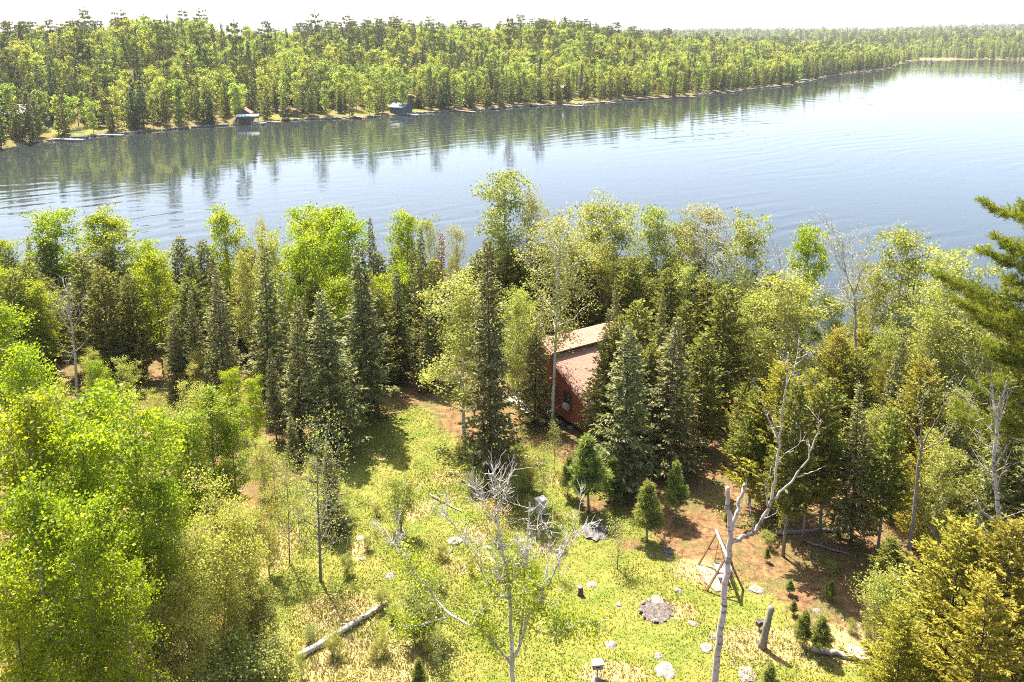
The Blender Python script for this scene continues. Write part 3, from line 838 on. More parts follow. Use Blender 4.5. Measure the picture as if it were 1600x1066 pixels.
T("young_birch", 350, 735, -36, 0.9, "tall pale young birch rising above its neighbours at the grove's right foot")
T("young_birch", 300, 800, -32.5, 0.9, "pale bushy young birch right of the spotted trunk")
T("young_birch", 265, 900, -30, 1.0, "pale bushy young birch at the bottom edge under the grove")
T("young_birch", 330, 810, -33.5, 0.9, "pale yellow-green young birch in front of the lower left grove")
T("young_birch", 375, 780, -36, 0.9, "pale yellow-green young birch at the right foot of the lower left grove")
T("young_birch", 300, 880, -31, 0.9, "pale young birch low at the bottom beside the grove")
T("young_birch", 385, 850, 1010, 0.9, "sparse pale young birch at the clearing's left border")
T("shrub", 345, 985, 1085, 1.5, "yellow-green shrub at the bottom edge left of the long fallen log")
T("shrub", 420, 1005, 1075, 1.6, "bright yellow leafy shrub at the bottom left of the long fallen log")
T("spruce", 424, 545, 690, 0.9, "dark spruce between the lower left grove and the sunlit olive spruce")
T("aspen", 392, 590, 715, 0.8, "small bright aspen behind the lower left grove's right end")
T("aspen", 355, 575, 680, 0.9, "small bright aspen between the grove and the tallest left spire")
T("young_birch", 408, 680, 775, 1.1, "pale young birch on the bare strip left of the clearing")
T("young_birch", 412, 760, 900, 0.9, "pale young birch beside the thin saplings at the clearing's left")
T("young_birch", 355, 900, 1060, 0.9, "pale young birch low beside the yellow leafy shrub")
T("shrub", 395, 930, 1010, 1.3, "leafy shrub beside the grey boulder in the left shade")
# the clearing
T("bare_sapling", 488, 640, 908, 0.9, "tall grey nearly bare sapling at the left of the clearing")
T("sapling", 442, 702, 882, 0.75, "thin brown-stemmed sapling left of the tall grey one")
T("sapling", 463, 745, 840, 0.7, "thin dark sapling behind the tall grey nearly bare one")
T("sapling", 425, 690, 800, 0.9, "thin sapling deep at the clearing's left border")
T("spruce", 515, 690, 832, 1.1, "small dark spruce behind the tall grey nearly bare sapling")
T("shrub", 624, 742, 832, 0.75, "small open shrub with upright stems on the grass")
T("sapling", 967, 806, 890, 1.3, "small round leafy tree casting a shadow on the lawn")
T("young_pine", 1014, 752, 848, 1.15, "plump blue-green young pine on the lawn beside the dark boulder")
T("young_pine", 1060, 722, 813, 0.9, "yellow-green young pine behind the plump blue-green one")
T("young_pine", 922, 682, 800, 1.25, "wide soft young pine above the flat dark boulder")
T("young_pine", 958, 715, 790, 1.1, "second young pine close behind the flat dark boulder")
T("young_pine", 888, 712, 775, 1.0, "small pine left of the wide soft young pine")
T("sapling", 848, 690, 790, 0.9, "thin leafy sapling just above the white well housing")
T("sapling", 868, 655, 735, 0.9, "thin light green sapling at the foot of the white birch trunk")
T("shrub", 660, 918, 1000, 1.35, "dense dark-based bush on the grass at the bottom, left of the many-stemmed birch")
T("shrub", 648, 962, 1010, 1.2, "low bush pressed to the left of the dense dark-based bush")
T("shrub", 745, 735, 770, 1.6, "low dark bush at the foot of the central spire spruce")
T("shrub", 790, 745, 788, 1.5, "low shaded bush beside the white well housing")
T("shrub", 820, 725, 770, 1.2, "leafy shrub just left of the white well housing")
T("young_pine", 653, 1030, 1085, 1.0, "small soft pine at the bottom edge left of the many-stemmed birch")
T("shrub", 690, 850, 874, 1.3, "small dark leafy bush with white flowers near the pale rocks")

r = np.random.default_rng(404)
n_ = 0
while n_ < 46:                                # low shrubs and seedlings of the rough part
    x, y = r.uniform(420, 930), r.uniform(690, 1066)
    if 880 < x and y > 890 or (560 < x < 700 and 650 < y < 760):
        continue
    g = ground(x, y)
    if poly_inside(g[:1], g[1:2])[0] < 0.5:
        continue
    kind = ("shrub", "sapling", "shrub", "young_birch")[n_ % 4]
    put_tree(kind, g[0], g[1], r.uniform(0.6, 1.5) if kind == "shrub" else r.uniform(1.2, 2.6), r.uniform(0.9, 1.3), {"shrub": "knee-high leafy shrub in the rough grass of the clearing", "sapling": "thin leafy sapling in the rough grass of the clearing", "young_birch": "waist-high young birch in the rough grass of the clearing"}[kind],
             {"shrub": "low shrubs of the rough grass", "sapling": "thin saplings of the rough grass", "young_birch": "low young birches of the rough grass"}[kind])
    n_ += 1
n_ = 0
while n_ < 12:                                # seedlings on the needle-covered ground right of the lawn
    x, y = r.uniform(1090, 1400), r.uniform(800, 1060)
    g = ground(x, y)
    if poly_inside(g[:1], g[1:2])[0] > 0.6:
        continue
    kind = ("shrub", "young_pine")[n_ % 2]
    put_tree(kind, g[0], g[1], r.uniform(0.5, 1.1), r.uniform(0.9, 1.3), {"shrub": "knee-high leafy shrub on the needle-covered ground right of the lawn", "young_pine": "knee-high pine seedling on the needle-covered ground right of the lawn"}[kind],
             {"shrub": "low shrubs of the needle ground", "young_pine": "pine seedlings of the needle ground"}[kind])
    n_ += 1

# the big pine whose boughs reach in from the right edge
def big_pine():
    r = np.random.default_rng(77)
    Y0 = 37.0
    p0 = at(1668, 300, Y0)
    gz = float(h(p0[0], Y0))
    t = thing("pine_tree", "large pine with long yellow-green boughs reaching in from the right edge", "pine tree", (p0[0], Y0, gz))
    tr, cr = Acc(), Acc()
    Ht = at(1668, 292, Y0)[2] - gz
    zz = np.linspace(0, Ht, 10)
    tp = np.column_stack([0.15 * np.sin(zz * 0.3), 0.1 * np.cos(zz * 0.4), zz])
    tr.tube(tp, 0.30 * (1 - 0.9 * np.linspace(0, 1, 10)), 9)
    P, A, TT = [], [], []
    boughs = [(1545, 318, 0.0), (1560, 372, 1.2), (1540, 392, -1.0), (1468, 428, 0.2), (1490, 445, 1.5), (1500, 470, -1.4), (1530, 500, 0.6), (1555, 555, -0.6), (1545, 610, 0.8), (1570, 660, -1.0)]
    tips = [(np.array(at(x, y, Y0 + dy)) - np.array((p0[0], Y0, gz)), 1) for x, y, dy in boughs]
    for i in range(46):
        z = Ht * (0.42 + 0.55 * (i + 0.5) / 46)
        az = i * 2.4 + r.uniform(-0.3, 0.3)
        Lb = 4.3 * (1 - (z / Ht - 0.42) / 0.62) ** 0.7 * r.uniform(0.6, 1.0) + 0.5
        tips.append((np.array((math.cos(az) * Lb, math.sin(az) * Lb, z + 0.18 * Lb)), 0))
    for tip, main in tips:
        Lb = math.hypot(tip[0], tip[1])
        z0 = max(2.0, tip[2] - 0.22 * Lb)
        ss = np.linspace(0, 1, 7)
        base = np.array((0.15 * math.sin(z0 * 0.3), 0, z0))
        pts = base + (tip - base) * ss[:, None] - np.outer(0.10 * Lb * np.sin(ss * math.pi), (0, 0, 1)) + r.normal(0, 0.06, (7, 3)) * ss[:, None]
        tr.tube(pts, np.linspace(0.085, 0.02, 7), 5, cap=False)
        out = unit(tip * np.array((1, 1, 0)))
        tb = r.uniform(0.25, 0.7)
        n = int(Lb * 13)
        for f in np.linspace(0.22, 1, n):
            q = np.array([np.interp(f * 6, range(7), pts[:, k]) for k in range(3)])
            for k in range(4):
                sd = unit(out * r.uniform(0.2, 1) + np.cross(out, (0, 0, 1)) * r.uniform(-1.1, 1.1) + np.array((0, 0, r.uniform(-0.05, 0.45))))
                off = sd * (0.36 + 0.95 * (1 - f)) * r.uniform(0.2, 1.15)
                P.append(q + off); A.append(unit(sd + np.array((0, 0, 0.5)))); TT.append(tb + r.normal(0, 0.14))
    tufts(cr, r, np.array(P), np.array(A), 13, 0.25, 0.017, np.clip(np.array(TT), 0, 1))
    link("trunk", tr.mesh("big_pine_trunk", "dark_bark", True), t)
    link("crown", cr.mesh("big_pine_crown", "big_pine_needle"), t)
    PLACED.append((p0[0], Y0))
big_pine()

# trees drawn limb by limb: (points seen, distance, thickness at both ends)
def limb_tree(name, label, cat, stems, seed, base_xy, wood="bleached_wood", twig=1.0, leaves=0, leaf="birch_leaf", ls=0.09, leaf_spread=0.35, leaf_low=None, slim=0.78):
    r = np.random.default_rng(seed)
    X0, Y0 = base_xy
    org = np.array((X0, Y0, float(h(np.float64(X0), np.float64(Y0)))))
    t = thing(name, label, cat, org)
    cen = []
    def twigs(acc, pts, rad, depth):
        pts = np.asarray(pts)
        seg = np.linalg.norm(np.diff(pts, axis=0), axis=1).sum()
        n = int(seg * (1.3 if depth == 0 else 2.6) * twig * r.uniform(0.7, 1.3))
        for _ in range(n):
            f = r.uniform(0.25, 0.97) * (len(pts) - 1)
            i = min(int(f), len(pts) - 2)
            q = pts[i] + (pts[i + 1] - pts[i]) * (f - i)
            ax = unit(pts[i + 1] - pts[i])
            d = unit(ax * 0.8 + r.normal(0, 0.75, 3) + np.array((0, 0, 0.35)))
            Lt = (seg * 0.22 if depth == 0 else seg * 0.45) * r.uniform(0.35, 1.0)
            Lt = min(Lt, 2.6)
            rr = min(np.interp(f, range(len(rad)), rad) * 0.4, 0.026)
            k = np.array([q, q + d * Lt * 0.4 + r.normal(0, 0.03, 3) * Lt, q + d * Lt * 0.75 + r.normal(0, 0.04, 3) * Lt + np.array((0, 0, 0.06 * Lt)), q + d * Lt + r.normal(0, 0.06, 3) * Lt + np.array((0, 0, 0.12 * Lt))])
            kr = np.linspace(max(rr, 0.012), 0.006, 4)
            acc.tube(k, kr, 4, cap=False)
            cen.append(k[2]); cen.append(k[3])
            if depth == 0:
                twigs(acc, k, kr, 1)
    for si, (pp, w0, w1) in enumerate(stems):
        acc = Acc()
        pts = np.array([at(x, y, Y) if Y > 0 else np.array((x, y, -Y)) for x, y, Y in pp]) - org
        k = np.linspace(0, len(pts) - 1, len(pts) * 4)
        fine = np.column_stack([np.interp(k, range(len(pts)), pts[:, j]) for j in range(3)])
        for _ in range(2):
            fine[1:-1] = 0.25 * fine[:-2] + 0.5 * fine[1:-1] + 0.25 * fine[2:]
        fine[1:-1] += r.normal(0, 0.022, (len(fine) - 2, 3))
        rad = np.linspace(w0, w1, len(fine)) * slim
        acc.tube(fine, rad, 9 if w0 > 0.08 else 6)
        if w1 < 0.08:
            twigs(acc, fine, rad, 0)
        for q in fine[int(len(fine) * 0.3)::2]:
            cen.append(q)
        link("trunk" if si == 0 else "limb", acc.mesh(name, wood, True), t)
    if leaves:
        cen = np.array(cen)
        if leaf_low is not None:
            cen = cen[(cen[:, 2] > leaf_low[0]) & (cen[:, 2] < leaf_low[1])]
        cen = cen[r.random(len(cen)) < 0.6]
        cr = Acc()
        leaf_cloud(cr, r, cen, np.full(len(cen), leaf_spread) * r.uniform(0.5, 1.2, len(cen)), leaves, ls, r.uniform(0.15, 0.8, len(cen)))
        link("crown", cr.mesh(name + "_crown", leaf), t)
    PLACED.append((X0, Y0))
    return t

b0 = at(1117, 1066, 25.0)
limb_tree("dead_birch_tree", "large white dead birch with broken top and long curved right limb", "dead tree", [
    ([(b0[0] - 0.12, 25.0, -0.001), (1117, 1066, 25), (1126, 985, 25), (1136, 900, 25), (1141, 840, 25), (1138, 800, 25), (1137, 762, 25)], 0.23, 0.12),
    ([(1141, 838, 25), (1150, 800, 25.1), (1158, 775, 25.2), (1163, 757, 25.3)], 0.13, 0.085),
    ([(1142, 848, 25), (1160, 840, 24.9), (1178, 832, 24.7), (1190, 815, 24.6), (1205, 785, 24.5), (1212, 740, 24.4), (1218, 680, 24.4), (1226, 620, 24.4), (1232, 552, 24.4)], 0.14, 0.03),
    ([(1205, 782, 24.5), (1235, 755, 24.1), (1260, 720, 23.9), (1276, 680, 23.8), (1283, 655, 23.7)], 0.07, 0.022),
    ([(1216, 690, 24.4), (1200, 655, 24.8), (1185, 620, 25.0), (1178, 590, 25.1)], 0.045, 0.015),
    ([(1245, 745, 24.0), (1270, 738, 23.6), (1292, 728, 23.4)], 0.04, 0.012),
    ([(1178, 832, 24.7), (1172, 800, 25.0), (1166, 770, 25.3), (1165, 735, 25.5)], 0.03, 0.01),
    ([(1199, 790, 24.5), (1195, 760, 24.2), (1192, 742, 24.1)], 0.04, 0.014)], 201, (b0[0] - 0.12, 25.0), twig=1.0, slim=0.60)
g = ground(1414, 905)
limb_tree("bare_topped_birch_tree", "leaning grey birch with bare branching top in the right wood", "birch tree", [
    ([(g[0], g[1], -(g[2] + 0.001)) if g[2] > 0 else (1414, 905, g[1]), (1424, 830, g[1]), (1432, 770, g[1]), (1436, 720, g[1]), (1440, 695, g[1])], 0.16, 0.09),
    ([(1440, 697, g[1]), (1425, 670, g[1] + .5), (1408, 640, g[1] + .8), (1402, 612, g[1] + 1)], 0.06, 0.015),
    ([(1440, 697, g[1]), (1440, 660, g[1] - .2), (1442, 630, g[1] - .3), (1447, 598, g[1] - .3)], 0.06, 0.015),
    ([(1440, 700, g[1]), (1460, 665, g[1] - .6), (1475, 630, g[1] - .9), (1480, 590, g[1] - 1)], 0.06, 0.015),
    ([(1438, 705, g[1]), (1470, 690, g[1] + .6), (1490, 665, g[1] + 1), (1503, 645, g[1] + 1.2)], 0.05, 0.012)], 202, (g[0], g[1]), wood="grey_bark", twig=1.6, leaves=500, ls=0.1)
q = at(1565, 880, 34)
limb_tree("dead_birch_tree", "whitened dead birch with snapped limbs at the right edge", "dead tree", [
    ([(q[0], 34, -0.001), (1566, 880, 34), (1564, 830, 34), (1557, 770, 34), (1552, 720, 34), (1558, 660, 34), (1562, 620, 34)], 0.17, 0.06),
    ([(1562, 822, 34), (1548, 810, 33.6), (1534, 800, 33.3), (1524, 783, 33.1)], 0.10, 0.05),
    ([(1556, 655, 34), (1552, 620, 34.3), (1549, 578, 34.5)], 0.05, 0.012),
    ([(1560, 640, 34), (1570, 610, 33.7), (1574, 592, 33.6)], 0.05, 0.012),
    ([(1554, 700, 34), (1530, 690, 34.4), (1515, 668, 34.8)], 0.035, 0.01)], 203, (q[0], 34), twig=0.8)
q = ground(122, 640)
limb_tree("dead_birch_tree", "grey dead tree with spread bare branches in the left wood", "dead tree", [
    ([(122, 640, q[1]), (118, 570, q[1]), (114, 520, q[1]), (108, 480, q[1]), (102, 435, q[1])], 0.16, 0.03),
    ([(114, 525, q[1]), (98, 500, q[1] - .6), (82, 475, q[1] - 1), (74, 455, q[1] - 1.2)], 0.06, 0.014),
    ([(113, 515, q[1]), (124, 495, q[1] - .6), (132, 478, q[1] - 1)], 0.05, 0.014),
    ([(109, 485, q[1]), (116, 462, q[1] + .4), (114, 432, q[1] + .6)], 0.05, 0.012)], 204, (q[0], q[1]), wood="bleached_wood", twig=1.2)
q = at(1335, 700, 58)
limb_tree("dead_birch_tree", "grey forked dead tree standing against the lake on the right", "dead tree", [
    ([(q[0], 58, -0.001), (1337, 520, 58), (1336, 480, 58), (1334, 455, 58), (1322, 430, 58), (1318, 400, 58), (1314, 366, 58)], 0.14, 0.02),
    ([(1334, 460, 58), (1345, 430, 57.5), (1356, 405, 57.2), (1362, 385, 57)], 0.07, 0.015),
    ([(1320, 425, 58), (1306, 405, 58.5), (1303, 378, 58.8)], 0.05, 0.012),
    ([(1336, 495, 58), (1350, 485, 57.5), (1362, 472, 57.2)], 0.06, 0.02)], 205, (q[0], 58), twig=1.5, leaves=1200, ls=0.12, leaf_spread=0.3)
q = at(1218, 600, 60)
limb_tree("dead_birch_tree", "thin dead snag poking above the pale birches on the right", "dead tree", [
    ([(q[0], 60, -0.001), (1214, 480, 60), (1218, 430, 60), (1220, 398, 60)], 0.12, 0.02)], 206, (q[0], 60), twig=0.8)
# many-stemmed half-dead birch at the bottom
bx, by = at(800, 1066, 31.2)[0], 31.2
limb_tree("many_stemmed_birch_tree", "many-stemmed half-dead birch with white bare limbs at the bottom centre", "birch tree", [
    ([(bx, by, -0.001), (800, 1066, 31.2), (800, 1010, 31.2), (798, 960, 31.4), (794, 900, 31.6), (785, 860, 32), (775, 810, 32.4), (768, 790, 32.6)], 0.15, 0.03),
    ([(800, 1035, 31.2), (815, 1000, 31.0), (826, 960, 30.8), (845, 940, 30.6), (850, 905, 30.5)], 0.11, 0.04),
    ([(800, 1040, 31.2), (778, 1010, 31.0), (758, 990, 30.8), (740, 975, 30.6)], 0.09, 0.03),
    ([(740, 980, 30.7), (700, 960, 31.2), (672, 925, 31.8), (640, 885, 32.2), (615, 850, 32.6), (600, 825, 33)], 0.07, 0.018),
    ([(700, 965, 31.2), (665, 975, 30.9), (640, 980, 30.6), (616, 978, 30.4)], 0.05, 0.015),
    ([(795, 935, 31.4), (775, 930, 31.6), (755, 895, 32), (735, 860, 32.4), (715, 830, 32.8), (700, 805, 33), (692, 790, 33.2)], 0.07, 0.015),
    ([(812, 1005, 31), (818, 950, 31.3), (822, 880, 31.8), (826, 820, 32.3), (828, 785, 32.6)], 0.08, 0.02),
    ([(845, 945, 30.6), (862, 900, 30.4), (880, 862, 30.2), (900, 815, 30), (908, 785, 29.9)], 0.06, 0.012),
    ([(838, 985, 30.7), (862, 995, 30.3), (880, 985, 30), (910, 972, 29.7), (950, 968, 29.4)], 0.05, 0.012),
    ([(850, 910, 30.5), (858, 870, 31), (858, 835, 31.3)], 0.045, 0.015),
    ([(882, 860, 30.2), (910, 830, 30), (935, 822, 29.8)], 0.03, 0.008)], 207, (bx, by), wood="birch_bark", twig=3.4, leaves=8000, leaf="aspen_leaf", ls=0.105, leaf_spread=0.32, leaf_low=(0.8, 7.0))

# trees crowding the woods behind, filling between the ones above
def fill(n, xr, yr, kinds, hts, label, group, seed, gap=1.9, keep=None):
    r = np.random.default_rng(seed)
    made = tries = 0
    while made < n and tries < n * 60:
        tries += 1
        X, Y = r.uniform(*xr), r.uniform(*yr)
        if Y > shore(X) - 1.5 or min((X - a) ** 2 + (Y - b) ** 2 for a, b in PLACED) < gap * gap:
            continue
        if keep and not keep(X, Y):
            continue
        k = kinds[r.integers(len(kinds))]
        put_tree(k, X, Y, r.uniform(*hts), r.uniform(0.85, 1.15), label[k], group[k])
        made += 1
def lab(**kw):
    return kw
CABIN = np.array((3.0, 62.0))
def off_cabin(X, Y):
    return not (-4 < X < 16 and 53 < Y < 75) and poly_inside(np.array([X]), np.array([Y]), 0.3)[0] < 0.05 and not (11 < X < 19 and 45 < Y < 60)
fill(95, (-66, -6), (65, 88), ["cedar", "cedar", "spruce", "aspen"], (7.5, 11.5),
     lab(cedar="olive cedar crowded deep in the shady left wood", spruce="dark spruce crowded deep in the shady left wood", aspen="low bright aspen crowded deep in the shady left wood"),
     lab(cedar="cedars deep in the left wood", spruce="spruces deep in the left wood", aspen="aspens deep in the left wood"), 301, keep=off_cabin)
fill(40, (-4, 26), (70, 86), ["cedar", "birch", "cedar"], (8, 12),
     lab(cedar="olive cedar crowded between the cabin and the lake", birch="pale birch crowded between the cabin and the lake"),
     lab(cedar="cedars behind the cabin", birch="birches behind the cabin"), 302, keep=off_cabin)
fill(60, (16, 48), (38, 72), ["high_cedar", "gold_cedar", "birch", "spruce"], (6.5, 10.5),
     lab(high_cedar="green cedar crowded on the slope of the right wood", gold_cedar="golden cedar crowded on the slope of the right wood", birch="pale birch crowded on the slope of the right wood", spruce="dark spruce crowded on the slope of the right wood"),
     lab(high_cedar="cedars of the right slope", gold_cedar="golden cedars of the right slope", birch="birches of the right slope", spruce="spruces of the right slope"), 303, keep=lambda X, Y: off_cabin(X, Y) and X > 0.42 * Y)
fill(40, (-42, -11), (43, 63), ["aspen", "young_birch", "young_birch", "spruce"], (2.2, 6),
     lab(aspen="low bright aspen between the lower left grove and the dark wood", young_birch="pale young birch between the lower left grove and the dark wood", spruce="low spruce between the lower left grove and the dark wood"),
     lab(aspen="low aspens behind the grove", young_birch="young birches behind the grove", spruce="low spruces behind the grove"), 304, keep=off_cabin)

# ------------------------------------------------------------------ the cabin
solid_mat("red_siding", (0.20, 0.050, 0.018), (0.30, 0.080, 0.030), 3, 0.7, 0.3, 0.2, stretch=(0.5, 0.5, 5))
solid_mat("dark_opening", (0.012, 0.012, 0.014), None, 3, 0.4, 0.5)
solid_mat("window_glass", (0.02, 0.025, 0.03), None, 3, 0.05, 0.8)
solid_mat("white_paint", (0.50, 0.47, 0.41), (0.38, 0.35, 0.30), 3, 0.5, 0.4)
solid_mat("brown_trim", (0.09, 0.035, 0.02), (0.14, 0.06, 0.035), 4, 0.7, 0.3)
solid_mat("grey_timber", (0.20, 0.17, 0.14), (0.34, 0.30, 0.26), 5, 0.85, 0.2, 0.2, stretch=(1, 6, 6))
solid_mat("brown_timber", (0.17, 0.09, 0.045), (0.28, 0.16, 0.085), 5, 0.8, 0.3, 0.2)
solid_mat("pale_stone", (0.115, 0.098, 0.08), (0.30, 0.265, 0.225), 3.5, 0.9, 0.2, 0.6, vary=0.3)
solid_mat("dark_stone", (0.05, 0.046, 0.045), (0.20, 0.175, 0.16), 3.0, 0.9, 0.15, 1.0, vary=0.2)
solid_mat("ash", (0.05, 0.042, 0.038), (0.17, 0.14, 0.125), 9, 0.95, 0.1, 0.5)
solid_mat("pink_slab", (0.20, 0.145, 0.105), (0.31, 0.24, 0.18), 3, 0.9, 0.2, 0.3)
# shingles: staggered courses
m, nt, out = new_mat("shingle")
pr = N(nt, "ShaderNodeBsdfPrincipled", i_Roughness=0.9)
uvn = N(nt, "ShaderNodeAttribute", attribute_name="roof_uv")
br = N(nt, "ShaderNodeTexBrick", offset=0.5)
nt.links.new(uvn.outputs["Vector"], br.inputs["Vector"])
br.inputs["Color1"].default_value = (0.37, 0.205, 0.135, 1)
br.inputs["Color2"].default_value = (0.27, 0.140, 0.092, 1)
br.inputs["Mortar"].default_value = (0.10, 0.06, 0.05, 1)
br.inputs["Scale"].default_value = 1.0
br.inputs["Mortar Size"].default_value = 0.012
br.inputs["Brick Width"].default_value = 0.33
br.inputs["Row Height"].default_value = 0.16
sc_ = mixcol(nt, ramp(nt, noise(nt, uvn.outputs["Vector"], 1.2, 4, 0.6), 0.3, 0.7), br.outputs[0], (0.31, 0.19, 0.13))
nt.links.new(mixcol(nt, 0.35, br.outputs[0], sc_), pr.inputs["Base Color"])
bb = N(nt, "ShaderNodeBump", i_Strength=0.6, i_Distance=0.02)
nt.links.new(br.outputs[1], bb.inputs["Height"])
bb.invert = True
nt.links.new(bb.outputs[0], pr.inputs["Normal"])
nt.links.new(pr.outputs[0], out.inputs[0])

gA, gB = ground(800, 612), ground(932, 692)
wall_dir = unit((gB - gA) * np.array((1, 1, 0)))
rz = math.atan2(wall_dir[1], wall_dir[0])
mid = (gA + gB) / 2
W2 = np.linalg.norm((gB - gA)[:2]) / 2 + 0.3
base_z = float(min(gA[2], gB[2]))
cabin = thing("cabin", "red-brown wooden cabin with brown shingled roof among the trees", "cabin", (mid[0], mid[1], base_z), rz)
# local frame: x along the gable wall, y into the building, z up
DEP, FL, EV, AP, RG = 7.5, 0.75, 2.9, 5.6, 6.35       # depth, floor, eaves, step of the roof, ridge
a = Acc()
prof = [(-W2, FL), (W2, FL), (W2, EV), (0.5, AP), (0.5, AP + 0.35), (-1.1, RG), (-W2, EV)]
F = [(x, 0, z) for x, z in prof]
Bk = [(x, DEP, z) for x, z in prof]
n = len(prof)
a.add(F + Bk, [(0, 1, 2, 6), (2, 3, 5, 6), (3, 4, 5, 5)] + [(i, n + i, n + (i + 1) % n, (i + 1) % n) for i in range(n)] + [(n + 6, n + 2, n + 1, n), (n + 6, n + 5, n + 3, n + 2), (n + 5, n + 4, n + 3, n + 3)])
wall = link("wall", a.mesh("cabin_wall", "dark_opening"), cabin)
k = 0
z = FL + 0.1
boards = Acc()
while z < RG - 0.25:                          # lap siding, course by course
    zt = z + 0.1
    xr = W2 if zt < EV else (W2 - (W2 - 0.5) * (zt - EV) / (AP - EV) if zt < AP else 0.5 - 1.6 * (zt - AP - 0.35) / (RG - AP - 0.35) if zt > AP + 0.35 else 0.5)
    xl = -W2 if zt < EV else -W2 + (W2 - 1.1) * (zt - EV) / (RG - EV)
    if xr - xl < 0.3:
        break
    P = [(xl, -0.02, z + 0.2), (xr, -0.02, z + 0.2), (xr, -0.075, z), (xl, -0.075, z), (xl, 0.01, z), (xr, 0.01, z)]
    boards.add(P, [(0, 3, 2, 1), (3, 4, 5, 2)])
    for s_, yy in ((W2, 0), ):
        if z < EV - 0.2:
            boards.add([(s_ + 0.02, -0.05, z + 0.2), (s_ + 0.02, DEP, z + 0.2), (s_ + 0.075, DEP, z), (s_ + 0.075, -0.05, z)], [(0, 3, 2, 1)])
    z += 0.2
sd = link("siding", boards.mesh("cabin_siding", "red_siding"), wall)
sd["kind"] = "stuff"
def roof(name, pts, th=0.14):                 # a slab following a roof line, with course coordinates
    (x0, z0), (x1, z1) = pts
    y0, y1 = -0.55, DEP + 0.55
    nrm = unit(np.array((-(z1 - z0), 0, x1 - x0)) * (1 if x1 < x0 else 1))
    if nrm[2] < 0:
        nrm = -nrm
    P = np.array([(x0, y0, z0), (x0, y1, z0), (x1, y1, z1), (x1, y0, z1)])
    a = Acc()
    a.add(np.vstack([P + nrm * th, P + nrm * 0.02]), [(0, 1, 2, 3), (7, 6, 5, 4), (0, 4, 5, 1), (1, 5, 6, 2), (2, 6, 7, 3), (3, 7, 4, 0)])
    me = a.mesh(name, "shingle")
    ln = math.hypot(x1 - x0, z1 - z0)
    uv = me.attributes.new("roof_uv", 'FLOAT_VECTOR', 'POINT')
    uv.data.foreach_set("vector", np.array([(y0, 0, 0), (y1, 0, 0), (y1, ln, 0), (y0, ln, 0)] * 2, np.float32).ravel())
    return me
rf = link("roof", roof("cabin_roof", [(W2 + 0.6, EV - 0.36), (0.42, AP + 0.02)]), cabin)
link("upper_slope", roof("cabin_upper_roof", [(0.85, AP + 0.30), (-1.15, RG + 0.04)]), rf)
link("rear_slope", roof("cabin_rear_roof", [(-W2 - 0.6, EV - 0.40), (-1.1, RG + 0.04)]), rf)
a = Acc()
for p, q2 in (((W2 + 0.6, EV - 0.40), (0.5, AP - 0.03)), ((0.85, AP + 0.24), (-1.1, RG - 0.02)), ((-W2 - 0.6, EV - 0.42), (-1.15, RG - 0.02))):
    a.bar((p[0], -0.56, p[1]), (q2[0], -0.56, q2[1]), 0.13)
link("rake_board", a.mesh("cabin_rake", "brown_trim"), rf)
win = Acc()
win.box((2.3, -0.085, FL + 1.75), (0.95, 0.03, 1.25))
wo = link("window", win.mesh("cabin_window", "window_glass"), cabin)
a = Acc()
for c, s in (((2.3, -0.11, FL + 1.08), (1.1, 0.06, 0.07)), ((2.3, -0.11, FL + 2.42), (1.1, 0.06, 0.07)), ((1.79, -0.11, FL + 1.75), (0.07, 0.06, 1.27)), ((2.81, -0.11, FL + 1.75), (0.07, 0.06, 1.27)), ((2.3, -0.11, FL + 1.78), (0.95, 0.05, 0.05))):
    a.box(c, s)
link("frame", a.mesh("cabin_window_frame", "brown_trim"), wo)
a = Acc()
a.box((2.36, -0.26, FL + 1.34), (0.60, 0.32, 0.38))
for i in range(5):
    a.box((2.36, -0.43, FL + 1.20 + i * 0.07), (0.54, 0.02, 0.02))
link("air_conditioner", a.mesh("cabin_air_conditioner", "white_paint"), cabin)
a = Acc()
a.box((0, DEP / 2, -0.3), (2 * W2 - 0.7, DEP - 0.8, 2.0))  # near-black block: shade of the gap under the floor, put into its colour
link("foundation", a.mesh("cabin_foundation", "dark_opening"), cabin)
r = np.random.default_rng(9)
def rock_mesh(name, seed, mat, squash=0.6, rough=0.22):
    import bmesh
    bm = bmesh.new()
    bmesh.ops.create_icosphere(bm, subdivisions=3, radius=1)
    rr = np.random.default_rng(seed)
    pl = unit(rr.normal(0, 1, (9, 3)))
    dd = rr.uniform(0.62, 0.95, 9)
    f = rr.normal(0, 1.6, (4, 3))
    for v in bm.verts:
        p = np.array(v.co)
        for n_, d_ in zip(pl, dd):
            e = p @ n_ - d_
            if e > 0:
                p = p - n_ * e * 0.85
        p = p * (1 + rough * 0.5 * np.sin(f[0] @ p * 2) * np.sin(f[1] @ p * 2.3) + rough * 0.22 * np.sin(f[2] @ p * 5))
        v.co = (p[0], p[1], p[2] * squash)
    me = bpy.data.meshes.new(name)
    bm.to_mesh(me)
    bm.free()
    me.materials.append(MATS[mat])
    return me
ROCK = [rock_mesh("rock", 40 + i, "pale_stone", 0.55 + 0.1 * (i % 3)) for i in range(5)]
DROCK = [rock_mesh("boulder", 60 + i, "dark_stone", 0.55, 0.5) for i in range(2)]
for i, x in enumerate(np.linspace(-W2 + 0.5, W2 - 0.4, 9)):       # stone footings under the wall
    o = link("footing_stone", ROCK[i % 5], cabin, (x + r.uniform(-0.2, 0.2), -0.05 + r.uniform(-0.25, 0.1), 0.22 + 0.35 * (W2 - x) / (2 * W2) * 0.3))
    o.scale = (0.34, 0.28, 0.45)
    o.rotation_euler = (0, 0, i)
a = Acc()
a.box((-W2 * 0.45, -1.3, 0.30), (3.2, 0.5, 0.08))
a.box((-W2 * 0.45, -0.75, 0.34), (3.2, 0.5, 0.08))
